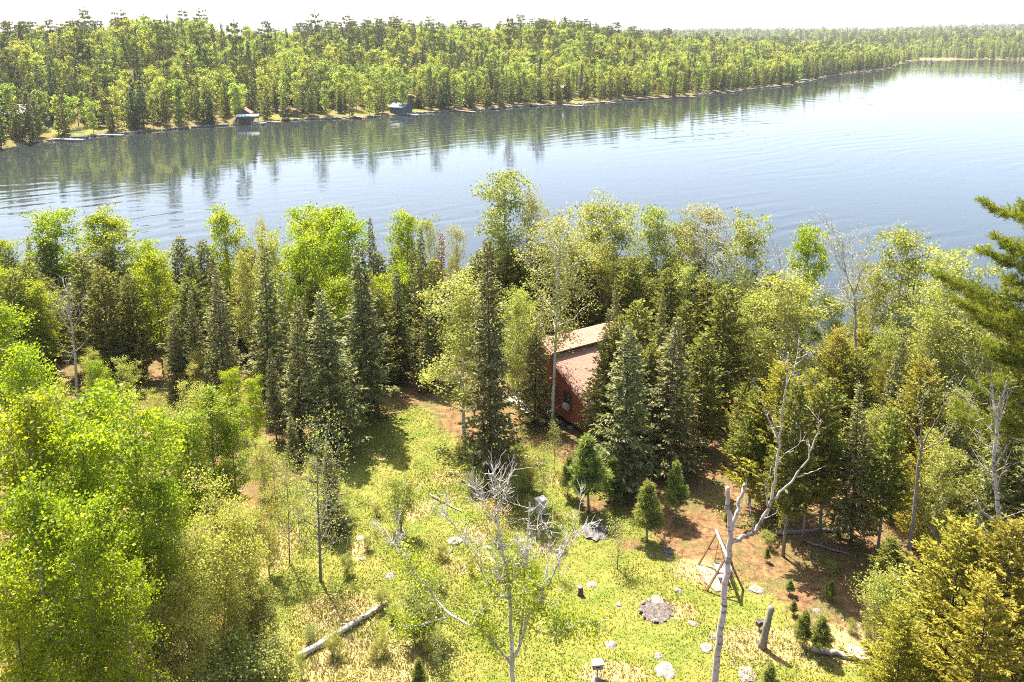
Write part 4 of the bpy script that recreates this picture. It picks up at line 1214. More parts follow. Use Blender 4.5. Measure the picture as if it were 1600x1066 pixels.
tag(link("timber_walkway", a.mesh("timber_walkway", "grey_timber"), None), "grey timber boards lying along the cabin's left wall foot", "boards")
bpy.data.objects["timber_walkway"].location = cabin.location
bpy.data.objects["timber_walkway"].rotation_euler = (0, 0, rz)

# ------------------------------------------------------------------ rocks, logs, swing and other things of the clearing
def rock(x, y, w_px, flat, label, dark=False, group=None, yaw=0.0, stretch=1.0):
    p = ground(x, y)
    dist = math.hypot(p[1], CAM_H - p[2])
    rad = w_px / FPX * dist / 2 * 0.78
    lst = DROCK if dark else ROCK
    k = count.get("rock", 0)
    count["rock"] = k + 1
    o = link("boulder" if dark else "rock", lst[k % len(lst)], None, (p[0], p[1], p[2] - rad * 0.08 * flat))
    o.scale = (rad * stretch, rad, rad * flat)
    o.rotation_euler = (0, 0, yaw + k)
    tag(o, label, "boulder" if dark else "rock", group)
rock(1027, 940, 30, 0.95, "large white rock standing at the back of the fire pit")
rock(968, 945, 13, 0.9, "round white rock on the lawn left of the fire pit")
rock(1060, 924, 16, 0.9, "pinkish rock on the lawn between fire pit and swing")
rock(1083, 975, 19, 0.7, "flat white rock on the lawn right of the fire pit")
rock(1117, 995, 20, 0.6, "pale rock slab just left of the dead birch trunk", yaw=0.5)
rock(1104, 1013, 26, 0.5, "long low white rock slab beside the dead birch trunk", yaw=0.2)
rock(955, 1010, 24, 0.6, "flat pinkish rock on the lower lawn")
rock(1029, 1027, 19, 0.8, "white rock at the middle of the lower lawn")
rock(1040, 1050, 40, 0.6, "wide rough brown rock near the bottom of the lawn")
rock(1168, 1055, 40, 0.7, "wide pale rock at the bottom right of the dead birch trunk")
rock(1182, 922, 28, 0.6, "pale rock at the right foot of the swing")
rock(925, 915, 20, 0.6, "white flat rock beside the cut stump")
rock(1046, 876, 12, 0.9, "small white stone leaning on the dark boulder")
rock(1018, 868, 9, 1.0, "small upright stone left of the dark boulder")
rock(1276, 955, 16, 0.8, "white rock on the slope edge right of the swing")
rock(1338, 978, 20, 0.4, "flat pinkish rock by the whitish-green bushy birch")
rock(1340, 1022, 40, 0.3, "flat pale rock shelf beside the short fallen log")
rock(753, 750, 13, 0.9, "grey-white stone at the foot of the central spire spruce")
rock(763, 774, 7, 0.9, "small pale stone by the yellow flowers")
rock(583, 786, 12, 0.8, "pinkish stone on the grass below the shadow patch")
rock(566, 874, 13, 0.8, "pale stone at the clearing's left, right of the bare sapling")
rock(712, 845, 30, 0.5, "cluster-like pale rock with lichen on the slope left of the birch limbs")
rock(703, 862, 16, 0.6, "smaller pale rock below the lichen rock")
rock(762, 856, 22, 0.6, "long pale rock among plants behind the birch limbs", stretch=0.6)
rock(726, 888, 14, 0.7, "pinkish rock between the birch limbs")
rock(610, 900, 22, 0.5, "flat pinkish rock above the long fallen log")
rock(564, 842, 20, 0.4, "whitish low rock right of the dark spruce shadow")
rock(416, 970, 18, 0.8, "grey boulder in the shade at the left border")
rock(525, 697, 8, 0.9, "small white stone at the head of the clearing")
rock(888, 975, 12, 0.7, "pale rock below the birch's right limb")
rock(876, 922, 10, 0.7, "small pinkish rock among the birch's right leaves")
rock(994, 932, 6, 0.9, "small white stone just left of the fire pit")
rock(1026, 927, 6, 0.9, "small white stone behind the fire pit's large rock")
rock(1145, 1012, 10, 0.8, "small white stone right of the dead birch trunk")
rock(1149, 1035, 9, 0.8, "small white stone above the wide pale bottom rock")
rock(1039, 1040, 9, 0.9, "small pale stone on top edge of the wide rough brown rock")
rock(932, 1064, 20, 0.8, "white stone under the wooden box at the bottom edge")
rock(1058, 896, 8, 0.9, "small pale stone left of the swing")
rock(1048, 892, 5, 0.9, "tiny pale stone left of the swing")
rock(932, 829, 62, 0.42, "large flat dark boulder behind the small round leafy tree", dark=True)
rock(1044, 863, 27, 1.1, "round dark grey boulder beside the plump young pine", dark=True)
rock(520, 838, 20, 0.7, "dark boulder in the shade behind the bare sapling", dark=True)
rr = np.random.default_rng(21)
made = 0
while made < 34:
    x, y = rr.uniform(880, 1180), rr.uniform(885, 1062)
    p = ground(x, y)
    if poly_inside(np.array([p[0]]), np.array([p[1]]))[0] < 0.9:
        continue
    rock(x, y, rr.uniform(2.2, 5), 0.7, "small pale stone scattered in the lawn grass", group="stones scattered in the lawn")
    made += 1

# fire pit
p = ground(1026, 955)
fp = thing("fire_pit", "round fire pit of grey ash ringed by small stones on the lawn", "fire pit", p)
a = Acc()
th = np.linspace(0, 2 * math.pi, 25)[:-1]
r1 = 0.80 * (1 + 0.08 * np.sin(3 * th) + 0.05 * np.sin(7 * th))
ring = np.column_stack([r1 * np.cos(th) * 1.15, r1 * np.sin(th) * 1.05, np.array([h(p[0] + r1[i] * math.cos(t) * 1.15, p[1] + r1[i] * math.sin(t) * 1.05) - p[2] + 0.02 for i, t in enumerate(th)])])
inner = ring * np.array((0.45, 0.45, 1)) + np.array((0, 0, 0.05))
cen = np.array([(0, 0, 0.07)])
V = np.vstack([ring, inner, cen])
Q = [(i, (i + 1) % 24, 24 + (i + 1) % 24, 24 + i) for i in range(24)] + [(24 + i, 24 + (i + 1) % 24, 48, 48) for i in range(24)]
a.add(V, Q)
link("ash_bed", a.mesh("ash_bed", "ash", True), fp)
for i in range(10):
    t = i * 2 * math.pi / 10 + rr.uniform(-0.15, 0.15)
    o = link("ring_stone", ROCK[i % 5], fp, (0.78 * math.cos(t) * 1.12, 0.78 * math.sin(t) * 1.02, 0.08))
    s = rr.uniform(0.06, 0.12)
    o.scale = (s * 1.2, s, s)
    o.rotation_euler = (0, 0, i * 1.7)

# garden swing
fa, fb = ground(1083, 879), ground(1107, 924)
fc = ground(1159, 922)
sw_o = fa * 0.25 + fb * 0.25 + fc * 0.5
ex = unit((fc - fb) * np.array((1, 1, 0)))     # across the near frame
ey = unit((fa - fb) * np.array((1, 1, 0)))
ey = unit(ey - ex * (ey @ ex))
half, length, top = 1.05, 2.1, 2.05
near_c = (fb + fc) / 2
sw_ang = math.atan2(ex[1], ex[0])
swing = thing("garden_swing", "wooden garden swing with A-shaped frame and pale blue seat on the lawn", "swing", (near_c[0], near_c[1], near_c[2]), sw_ang)
def part_bar(name, mat, *bars, parent=swing):
    a = Acc()
    for p_, q_, w_ in bars:
        a.bar(p_, q_, w_)
    return link(name, a.mesh(name, mat), parent)
for yy in (0, length):
    for sx_ in (-1, 1):
        part_bar("leg", "brown_timber", ((sx_ * half, yy, -0.1), (sx_ * 0.06, yy, top), 0.09))
    part_bar("cross_bar", "brown_timber", ((-half * 0.5, yy, top * 0.52), (half * 0.5, yy, top * 0.52), 0.08))
part_bar("top_beam", "grey_timber", ((0, -0.25, top + 0.05), (0, length + 0.25, top + 0.05), 0.13))
for sx_ in (-1,):
    part_bar("base_rail", "brown_timber", ((sx_ * half, 0, 0.03), (sx_ * half, length, 0.05), 0.09))
a = Acc()
for i in range(5):
    a.box((-0.20 + i * 0.11, length / 2, 0.48), (0.095, 1.25, 0.03))
solid_mat("pale_blue_paint", (0.36, 0.44, 0.48), (0.48, 0.55, 0.58), 4, 0.6, 0.3)
seat = link("seat", a.mesh("swing_seat", "pale_blue_paint"), swing)
a = Acc()
for i in range(4):
    a.box((0.34 + i * 0.035, length / 2, 0.60 + i * 0.13), (0.03, 1.25, 0.11))
link("backrest", a.mesh("swing_back", "pale_blue_paint"), swing)
part_bar("arm_rest", "brown_timber", ((-0.2, length / 2 - 0.62, 0.72), (0.38, length / 2 - 0.62, 0.74), 0.06))
part_bar("arm_rest", "brown_timber", ((-0.2, length / 2 + 0.62, 0.72), (0.38, length / 2 + 0.62, 0.74), 0.06))
for yy in (length / 2 - 0.6, length / 2 + 0.6):
    for xx in (-0.2, 0.36):
        part_bar("chain", "brown_trim", ((xx, yy, 0.5), (0, yy, top), 0.02))
g1 = ground(1107, 902)
a = Acc()
pts2 = [ground(x, y) for x, y in ((1086, 884), (1112, 888), (1138, 912), (1140, 924), (1118, 926), (1098, 908))]
c0 = np.mean(pts2, 0)
ringp = np.array(pts2) - c0
nn = len(ringp)
ringp[:, 2] = [h(p_[0], p_[1]) - c0[2] + 0.03 for p_ in pts2]
V = np.vstack([ringp, ringp * np.array((0.97, 0.97, 1)) + np.array((0, 0, 0.04)), ringp - np.array((0, 0, 0.15))])
Q = [(i, (i + 1) % nn, nn + (i + 1) % nn, nn + i) for i in range(nn)] + [(2 * nn + i, 2 * nn + (i + 1) % nn, (i + 1) % nn, i) for i in range(nn)] + [(nn, nn + 1, nn + 2, nn + 3), (nn + 3, nn + 4, nn + 5, nn)]
a.add(V, Q)
struct(link("stone_path", a.mesh("stone_path", "pink_slab"), None, c0))

# well housing, box on post, cut stump, weathered post with lamp box
p = ground(845, 803)
wh = thing("well_housing", "small white well housing with peaked lid among the shrubs", "well housing", p, 0.5)
wh.scale = (0.85, 0.85, 0.85)
a = Acc(); a.box((0, 0, 0.55), (0.62, 0.55, 1.2))
link("body", a.mesh("well_body", "white_paint"), wh)
a = Acc()
x_, y_ = 0.40, 0.36
a.add([(-x_, -y_, 1.15), (x_, -y_, 1.15), (x_, y_, 1.15), (-x_, y_, 1.15), (-x_, -y_, 1.22), (x_, -y_, 1.22), (x_, y_, 1.22), (-x_, y_, 1.22), (0, 0, 1.48)],
      [(0, 3, 2, 1), (0, 1, 5, 4), (1, 2, 6, 5), (2, 3, 7, 6), (3, 0, 4, 7), (4, 5, 8, 8), (5, 6, 8, 8), (6, 7, 8, 8), (7, 4, 8, 8)])
link("lid", a.mesh("well_lid", "white_paint"), wh)
p = ground(933, 1060)
nb = thing("wooden_nest_box", "grey wooden box on a thin post at the bottom edge of the lawn", "box", p, 0.1)
a = Acc(); a.bar((0, 0, -0.1), (0, 0, 0.62), 0.05)
link("post", a.mesh("box_post", "grey_timber"), nb)
a = Acc(); a.box((0, 0, 0.72), (0.50, 0.34, 0.26))
bxo = link("body", a.mesh("box_body", "grey_timber"), nb)
a = Acc(); a.box((0, -0.02, 0.875), (0.58, 0.44, 0.05))
link("lid", a.mesh("box_lid", "grey_bark"), nb)
a = Acc(); a.box((0, -0.172, 0.72), (0.2, 0.01, 0.06))
link("opening", a.mesh("box_opening", "dark_opening"), bxo)
p = ground(907, 931)
a = Acc(); a.tube([(0, 0, -0.1), (0.01, 0, 0.2), (0, 0.01, 0.52)], [0.20, 0.15, 0.14], 10)
st_ = thing("tree_stump", "small cut tree stump on the lawn left of the fire pit", "stump", p)
link("trunk", a.mesh("stump_trunk", "dark_bark", True), st_)
a = Acc(); a.tube([(0, 0.01, 0.50), (0, 0.01, 0.56)], [0.15, 0.13], 10)
link("cut_face", a.mesh("stump_face", "bleached_wood"), st_)
p, p2 = ground(1190, 1012), at(1205, 950, ground(1190, 1012)[1])
a = Acc()
k = np.linspace(0, 1, 9)
a.tube(np.outer(k, p2 - p) + np.column_stack([0.02 * np.sin(k * 9), 0.02 * np.cos(k * 7), -0.15 * (k == 0)]), 0.20 - 0.06 * k + 0.02 * np.sin(k * 14), 10)
ps = thing("broken_trunk", "weathered broken tree trunk leaning at the lawn's right edge", "stump", p)
link("trunk", a.mesh("broken_trunk", "grey_bark", True), ps)
p = ground(1186, 985)
lb = thing("lamp_box", "small grey metal box on a short post beside the broken trunk", "lamp", p, 0.4)
a = Acc(); a.bar((0, 0, -0.1), (0, 0, 0.25), 0.05)
link("post", a.mesh("lamp_post", "grey_timber"), lb)
a = Acc(); a.box((0, 0, 0.37), (0.28, 0.22, 0.24)); a.box((0, 0, 0.505), (0.34, 0.28, 0.03))
link("housing", a.mesh("lamp_housing", "dark_stone"), lb)

def log(label, a_px, b_px, r0, r1, mat, stubs, seed):
    pa, pb = ground(*a_px), ground(*b_px)
    r = np.random.default_rng(seed)
    k = np.linspace(0, 1, 12)
    P = pa + np.outer(k, pb - pa)
    P[:, 2] = [h(x, y) for x, y in P[:, :2]]
    P[:, 2] = np.maximum(P[:, 2] + 0.6 * np.linspace(r0, r1, 12), 0) * 0.3 + 0.7 * (pa[2] + k * (pb[2] - pa[2]) + np.linspace(r0, r1, 12) * 0.9)
    P[1:-1, :2] += r.normal(0, 0.03, (10, 2))
    t = thing("fallen_log", label, "log", pa)
    ac = Acc()
    ac.tube(P - pa, np.linspace(r0, r1, 12) * (1 + r.normal(0, 0.05, 12)), 9)
    link("trunk", ac.mesh("log_trunk", mat, True), t)
    for f, L_ in stubs:
        q = P[int(f * 11)] - pa
        d = unit(np.array((r.normal(), r.normal(), 0.9)))
        ac = Acc()
        ac.tube([q, q + d * L_ * 0.5, q + d * L_ + r.normal(0, 0.04, 3)], [r1 * 0.6, r1 * 0.45, r1 * 0.2], 6)
        link("branch_stub", ac.mesh("log_stub", mat, True), t)
log("long whitish fallen log on the rough grass at the lower left", (468, 1030), (604, 945), 0.17, 0.12, "bleached_wood", [(0.3, 0.35), (0.62, 0.4), (0.8, 0.3)], 1)
log("thin grey fallen stem lying beside the long fallen log", (470, 1022), (522, 956), 0.05, 0.035, "bleached_wood", [(0.5, 0.3)], 2)
log("short pale fallen log on the rough ground right of the lawn", (1268, 1018), (1356, 1036), 0.15, 0.12, "bleached_wood", [(0.4, 0.25)], 3)
log("grey fallen log lying in the shade of the right wood", (1212, 836), (1310, 832), 0.14, 0.09, "grey_bark", [(0.5, 0.5), (0.7, 0.4)], 4)
log("thin pale fallen branch among the pale rocks left of the birch limbs", (672, 775), (720, 800), 0.05, 0.03, "bleached_wood", [(0.4, 0.4), (0.7, 0.3)], 5)
log("fallen twiggy stem on the needle-covered slope", (1260, 850), (1330, 870), 0.07, 0.04, "grey_bark", [(0.3, 0.5), (0.6, 0.6)], 6)

# ------------------------------------------------------------------ ground cover
r = np.random.default_rng(55)
def scatter(n, xr, yr, cond):
    X, Y = r.uniform(*xr, n), r.uniform(*yr, n)
    k = cond(X, Y)
    return X[k], Y[k]
def lump(X, Y, f, s):
    return np.sin(X * f + s) * np.sin(Y * f * 1.1 + s * 2) + 0.6 * np.sin(X * f * 2.3 + Y * f * 1.7 + s * 3)
# grass of the lawn and the rough
X, Y = scatter(115000, (-19, 22), (26, 66), lambda x, y: (poly_inside(x, y) > r.uniform(0.3, 0.9, len(x))) & (blobs(x, y, LITW) < r.uniform(0.2, 0.9, len(x))))
n = len(X)
rough = np.clip(blobs(X, Y, DRYW) + 0.35 * (lump(X, Y, 0.5, 1) > 0.5) + 0.25 * (X < -2) * (Y < 44), 0, 1)
Z = h(X, Y)
a = Acc()
for k in range(2):
    az = r.uniform(0, 6.28, n)
    ln = (0.055 + 0.13 * rough * r.uniform(0.3, 1, n)) * r.uniform(0.6, 1.4, n)
    d = np.stack([np.cos(az) * ln * 0.55, np.sin(az) * ln * 0.55, ln], 1)
    sd = np.stack([-np.sin(az), np.cos(az), np.zeros(n)], 1) * (0.018 + 0.012 * r.random(n))[:, None]
    tint = np.clip(0.25 - 0.2 * (Y > 46) + 0.55 * rough + 0.22 * lump(X, Y, 0.8, 4) * 0.5 + r.normal(0, 0.2, n), 0, 1)
    a.cards(np.stack([X + r.normal(0, 0.04, n), Y + r.normal(0, 0.04, n), Z - 0.01], 1), d, sd, tint)
stuff(link("grass", a.mesh("grass", "grass_blade")), "short yellow-green grass covering the clearing", "grass")
# leafy plants of the rough parts and the forest floor
X, Y = scatter(30000, (-40, 34), (26, 72), lambda x, y: ((poly_inside(x, y) > 0.2) & (lump(x, y, 0.7, 2) + 0.9 * ((x < 2.5) & (y < 50)) > 0.5) & ~((x > 1) & (y < 44) & (x < 9.5)))
               | ((poly_inside(x, y) < 0.2) & (lump(x, y, 0.5, 7) > np.where(x < -9, -0.1, 0.7))))
n = len(X)
hh = r.uniform(0.08, 0.38, n)
cen = np.stack([X, Y, h(X, Y) + hh * 0.5], 1)
a = Acc()
leaf_cloud(a, r, cen, 0.10 + 0.3 * hh, n * 14, 0.085, np.clip(0.4 + 0.3 * lump(X, Y, 0.9, 3), 0, 1), flat=0.6, up=0.9)
stuff(link("undergrowth", a.mesh("undergrowth", "shrub_leaf")), "low leafy plants growing through the rough grass and wood edge", "undergrowth")
# yellow flowers
p = ground(780, 797)
n = 900
XY = p[:2] + r.normal(0, 1, (n, 2)) * np.array((0.55, 0.6))
P = np.column_stack([XY, h(XY[:, 0], XY[:, 1]) + r.uniform(0.1, 0.4, n)])
a = Acc()
leaf_cloud(a, r, P, np.full(n, 0.03), n * 2, 0.07, r.random(n), up=1.5)
stuff(link("yellow_flowers", a.mesh("yellow_flowers", "flower_petal")), "patch of bright yellow flowers left of the white well housing", "flowers")

# ------------------------------------------------------------------ the wood across the lake
def one_mesh(name, g):
    tr, cr, wood, leaf, H = g
    a = Acc()
    for s_, mi in ((tr, 1), (cr, 0)):
        V, Q, T_ = np.vstack(s_.v), np.vstack(s_.q), np.concatenate(s_.t)
        a.add(V, Q, T_, mi)
    return a.mesh(name, [leaf, "far_bark" if wood != "dark_bark" else "dark_bark"])
FAR = {
    "birch": [one_mesh("far_birch", broadleaf(401 + i, 14, 0.04 + 0.03 * (i % 4), (2.0, 2.9, 2.4, 3.3, 1.7, 2.7, 2.2)[i], (1100, 1700, 1300, 1900, 900, 1200, 700)[i], 0.46, limbs=16, elev=52, tm=0.42 + 0.06 * (i % 4), sub=4, sig=0.44, far=True, wood="birch_bark", leaf="far_leaf", r0=0.12)) for i in range(7)],
    "cedar": [one_mesh("far_cedar", conifer(411 + i, 12, 1.8, dens=13, clear=0.03, tw=0.9, wid=0.19, power=0.6, sweep_lo=0.1, sweep_hi=0.8, leaf="far_cedar_needle", ragged=0.3, per=0.20, ang=(0.2, 1.0), rise=-0.05, ovoid=0.2)) for i in range(3)],
    "spruce": [one_mesh("far_spruce", conifer(421 + i, 15, 1.75, dens=13, clear=0.05, tw=0.85, wid=0.16, power=0.8, leaf="far_spruce_needle", ragged=0.3, per=0.20)) for i in range(3)],
    "pine": [one_mesh("far_pine", pine(431 + i, 18, 3.2, 7, 5, 0.45, blades=7, bl=0.85, bw=0.10, elev=8, tuft_step=0.75, side_n=2, flat_top=True, irregular=0.35, leaf="far_pine_needle", wood="dark_bark", r0=0.2)) for i in range(3)],
}
ORDER = [(k, i) for k in FAR for i in range(len(FAR[k]))]
r = np.random.default_rng(66)
def grid_pts(x0, x1, y0, y1, s):
    X, Y = np.meshgrid(np.arange(x0, x1, s), np.arange(y0, y1, s))
    X = X.ravel() + r.uniform(-0.48, 0.48, X.size) * s
    Y = Y.ravel() + r.uniform(-0.48, 0.48, Y.size) * s
    return X, Y
parts = [grid_pts(-330, 520, 190, 900, 5.4), grid_pts(120, 1050, 900, 1500, 7.5), grid_pts(200, 2200, 1500, 3200, 15.0)]
parts[0] = tuple(v[(parts[0][1] <= 900)] for v in parts[0])
gaps = FAR_GAPS
fx, fy, fs, fk = [], [], [], []
for pi, (X, Y) in enumerate(parts):
    d = far_inland(X, Y)
    lim = (330, 420, 3000)[pi]
    ok = (d > 0.4) & (d < lim) & (np.abs(X) < 0.70 * Y + 25)
    ok &= ~((np.abs(X - 575) < 45) & (d < 45))
    for gx, gy in gaps:
        ok &= (np.hypot(X - gx, Y - gy) > 4.3)
    X, Y, d = X[ok], Y[ok], d[ok]
    u = r.random(len(X))
    patch = lump(X, Y, 0.022, 3)
    edge = d < 16
    ridge = d > 140
    pc = np.where(edge, 0.50, 0.16 + 0.14 * (patch < -0.5))
    ps_ = np.where(edge, 0.16, 0.17 + 0.18 * (patch < -0.4))
    pp_ = np.where(edge, 0.0, np.where(ridge, 0.13, 0.025))
    kind = np.where(u < pc, 1, np.where(u < pc + ps_, 2, np.where(u < pc + ps_ + pp_, 3, 0)))
    big = (1.0, 0.95, 1.05)[pi]
    sc0 = r.triangular(0.62, 1.0, 1.5, len(X)) * big * np.where(edge, 0.95, 1.0)
    fx.append(X); fy.append(Y); fs.append(sc0); fk.append(kind)
fx, fy, fs, fk = map(np.concatenate, (fx, fy, fs, fk))
fz = far_h(fx, fy) - 0.2
var = r.integers(0, 60, len(fx))
rot = r.uniform(0, 6.28, len(fx))
wid_ = fs * r.uniform(0.72, 1.15, len(fx))
KN = ["birch", "cedar", "spruce", "pine"]
FLAB = {"birch": ("birch_tree", "pale green birch", "birch tree", "far birches"), "cedar": ("cedar_tree", "olive cedar", "cedar tree", "far cedars"),
        "spruce": ("spruce_tree", "dark pointed spruce", "spruce tree", "far spruces"), "pine": ("pine_tree", "dark spreading pine", "pine tree", "far pines")}
MARKS = [(on_lake(108, 220)[0], "left of the leftmost far dock"), (on_lake(388, 194)[0], "between the leftmost docks and the boat lift"), (on_lake(627, 180)[0], "between the boat lift and the slate boathouse"),
         (on_lake(895, 166)[0], "between the slate boathouse and the grassy opening"), (on_lake(1068, 152)[0], "between the grassy opening and the pinkish dock"), (1e9, "beyond the pinkish dock")]
single = np.zeros(len(fx), bool)
for ki, kn in enumerate(KN):
    idx = np.where((fk == ki) & (fy < 700) & (np.abs(fx) < 0.655 * fy))[0]
    seen = 15.0 * fs[idx] / fy[idx] * np.where(far_inland(fx[idx], fy[idx]) < 60, 1.0, 0.75 if kn == "birch" else 1.0)
    take = idx[np.argsort(-seen)[:{"birch": 260, "cedar": 200, "spruce": 120, "pine": 60}[kn]]]
    single[take] = True
    nm, lb_, ct, gp = FLAB[kn]
    for j in take:
        o = link(nm, FAR[kn][var[j] % len(FAR[kn])], None, (fx[j], fy[j], fz[j]))
        o.rotation_euler = (0, 0, rot[j])
        o.scale = (wid_[j], wid_[j], fs[j])
        mk = next(w_ for x_m, w_ in MARKS if fx[j] * far_shore(fx[j]) / fy[j] < x_m)
        pl = "at the far waterline" if far_inland(fx[j], fy[j]) < 12 else "up the far slope"
        tag(o, "%s %s %s" % (lb_, pl, mk), ct, "%s %s %s" % (gp, pl, mk))
# tall pines that break the skyline
for i, (x, y, Y_, lb_) in enumerate([(492, 15, 430, "tallest dark pine breaking the skyline across the lake"), (416, 28, 420, "dark pine on the skyline left of the tallest one"),
        (795, 24, 470, "broad flat-topped pine on the skyline right of the middle"), (842, 27, 490, "small pine on the skyline right of the broad flat-topped one"),
        (130, 36, 330, "dark pine on the skyline near the left edge"), (365, 30, 360, "dark layered pine on the ridge left of the middle"), (575, 25, 440, "pine on the skyline just right of the tallest one"),
        (678, 30, 450, "pointed dark pine on the skyline in the middle"), (1000, 44, 560, "small round pine on the skyline right of the broad birches"), (308, 30, 350, "dark pine with torn top on the left ridge"), (250, 32, 330, "dark feathery pine on the left ridge")]):
    p = at(x, y, Y_)
    g_ = float(far_h(np.float64(p[0]), np.float64(Y_)))
    o = link("pine_tree", FAR["pine"][i % 3], None, (p[0], Y_, g_ - 0.2))
    s_ = max(0.7, (p[2] - g_) / 18.5)
    o.scale = (min(s_, 1.2), min(s_, 1.2), s_)
    o.rotation_euler = (0, 0, i * 1.3)
    tag(o, lb_, "pine tree")
# the rest of the wood reads as one mass
protos = bpy.data.collections.new("forest_kinds")
for n_, (kn, i) in enumerate(ORDER):
    protos.objects.link(bpy.data.objects.new("%02d_%s" % (n_, kn), FAR[kn][i]))
first = {kn: next(n_ for n_, (k2, _) in enumerate(ORDER) if k2 == kn) for kn in FAR}
rest = np.where(~single)[0]
me = bpy.data.meshes.new("forest")
me.vertices.add(len(rest))
me.vertices.foreach_set("co", np.stack([fx, fy, fz], 1)[rest].astype(np.float32).ravel())
idx = np.array([first[KN[fk[j]]] + var[j] % len(FAR[KN[fk[j]]]) for j in rest], np.int32)
at1 = me.attributes.new("kind_index", 'INT', 'POINT'); at1.data.foreach_set("value", idx)
at2 = me.attributes.new("turn", 'FLOAT_VECTOR', 'POINT'); at2.data.foreach_set("vector", np.stack([0 * rot, 0 * rot, rot], 1)[rest].astype(np.float32).ravel())
at3 = me.attributes.new("size", 'FLOAT_VECTOR', 'POINT'); at3.data.foreach_set("vector", np.stack([wid_, wid_, fs], 1)[rest].astype(np.float32).ravel())
forest = link("forest", me)
stuff(forest, "mixed wood of birch, cedar, spruce and pine covering the hills across the lake", "forest")
ng = bpy.data.node_groups.new("forest_scatter", 'GeometryNodeTree')
ng.interface.new_socket("Geometry", in_out='INPUT', socket_type='NodeSocketGeometry')
ng.interface.new_socket("Geometry", in_out='OUTPUT', socket_type='NodeSocketGeometry')
gi, go = ng.nodes.new("NodeGroupInput"), ng.nodes.new("NodeGroupOutput")
ci = ng.nodes.new("GeometryNodeCollectionInfo")
ci.inputs["Collection"].default_value = protos
ci.inputs["Separate Children"].default_value = True
ci.inputs["Reset Children"].default_value = True
ip = ng.nodes.new("GeometryNodeInstanceOnPoints")
ip.inputs["Pick Instance"].default_value = True
def named(nm, dt):
    n_ = ng.nodes.new("GeometryNodeInputNamedAttribute")
    n_.data_type = dt
    n_.inputs["Name"].default_value = nm
    return n_.outputs["Attribute"]
ng.links.new(gi.outputs[0], ip.inputs["Points"])
ng.links.new(ci.outputs[0], ip.inputs["Instance"])
ng.links.new(named("kind_index", 'INT'), ip.inputs["Instance Index"])
e2r = ng.nodes.new("FunctionNodeEulerToRotation")
ng.links.new(named("turn", 'FLOAT_VECTOR'), e2r.inputs[0])
ng.links.new(e2r.outputs[0], ip.inputs["Rotation"])
ng.links.new(named("size", 'FLOAT_VECTOR'), ip.inputs["Scale"])
ng.links.new(ip.outputs[0], go.inputs[0])
md = forest.modifiers.new("scatter", 'NODES')
md.node_group = ng
print("FAR TREES", len(rest), single.sum(), "NEAR", len(PLACED))

# ------------------------------------------------------------------ docks, boathouses and boats across the lake
solid_mat("dock_wood", (0.34, 0.27, 0.22), (0.48, 0.40, 0.33), 1.5, 0.85, 0.2)
solid_mat("red_dock_wood", (0.34, 0.17, 0.12), (0.44, 0.24, 0.17), 1.5, 0.85, 0.2)
solid_mat("slate_roof", (0.16, 0.17, 0.19), (0.25, 0.26, 0.28), 2, 0.8, 0.3)
solid_mat("pale_roof", (0.42, 0.41, 0.40), (0.52, 0.51, 0.50), 2, 0.7, 0.3)
solid_mat("rust_roof", (0.22, 0.11, 0.08), (0.30, 0.16, 0.12), 2, 0.8, 0.3)
solid_mat("boathouse_wall", (0.075, 0.085, 0.10), (0.12, 0.13, 0.15), 2, 0.8, 0.3)
solid_mat("log_wall", (0.13, 0.075, 0.045), (0.19, 0.12, 0.075), 2, 0.8, 0.3)
solid_mat("green_canvas", (0.02, 0.10, 0.09), (0.04, 0.14, 0.12), 2, 0.7, 0.3)
solid_mat("steel", (0.42, 0.43, 0.44), (0.5, 0.5, 0.5), 2, 0.4, 0.5)
solid_mat("blue_hull", (0.03, 0.07, 0.14), (0.05, 0.10, 0.18), 2, 0.3, 0.5)
def dock(label, a_px, b_px, width, mat="dock_wood"):
    pa, pb = on_lake(*a_px), on_lake(*b_px)
    v = pb - pa
    L_ = float(np.linalg.norm(v))
    t = thing("dock", label, "dock", pa, math.atan2(v[1], v[0]))
    n_ = max(3, int(L_ / 2.4))
    for i in range(n_):
        ac = Acc()
        ac.box(((i + 0.5) * L_ / n_, 0, 0.62), (L_ / n_ - 0.06, width, 0.12))
        link("deck_board", ac.mesh("dock_deck", mat), t)
    for i in range(n_ + 1):
        for s_ in (-1, 1):
            ac = Acc()
            ac.tube([(i * L_ / n_, s_ * width * 0.48, -1.2), (i * L_ / n_, s_ * width * 0.48, 1.15)], [0.07, 0.07], 6)
            link("post", ac.mesh("dock_post", "steel" if mat == "dock_wood" else mat), t)
    return t
dock("pale wooden dock nearest the left edge on the far shore", (85, 220), (131, 221), 1.8)
dock("long pale dock on posts, second from the left on the far shore", (148, 213), (192, 214), 1.6)
dock("white-posted dock beside the green canopy boat lift", (393, 195), (416, 194), 1.8)
dock("small reddish dock right of the green canopy boat lift", (418, 192), (438, 193), 1.6, "red_dock_wood")
dock("long reddish dock lying low along the far shore", (538, 182), (571, 186), 2.2, "red_dock_wood")
dock("pale dock in front of the slate-roofed boathouse", (634, 180), (652, 182), 2.2)
dock("reddish dock on the far shore right of the boathouse", (712, 174), (741, 177), 2.2, "red_dock_wood")
dock("pale dock at the grassy opening in the middle of the far shore", (880, 166), (911, 167), 2.4)
dock("reddish dock right of the grassy opening on the far shore", (938, 161), (962, 162), 2.2, "red_dock_wood")
dock("pinkish dock where the far shore bends away", (1052, 152), (1086, 153.5), 2.4, "red_dock_wood")
dock("pale dock beyond the bend of the far shore", (1132, 143), (1158, 144), 2.4)
dock("faint low dock at the point far on the right", (1376, 108), (1396, 108), 2.4, "red_dock_wood")

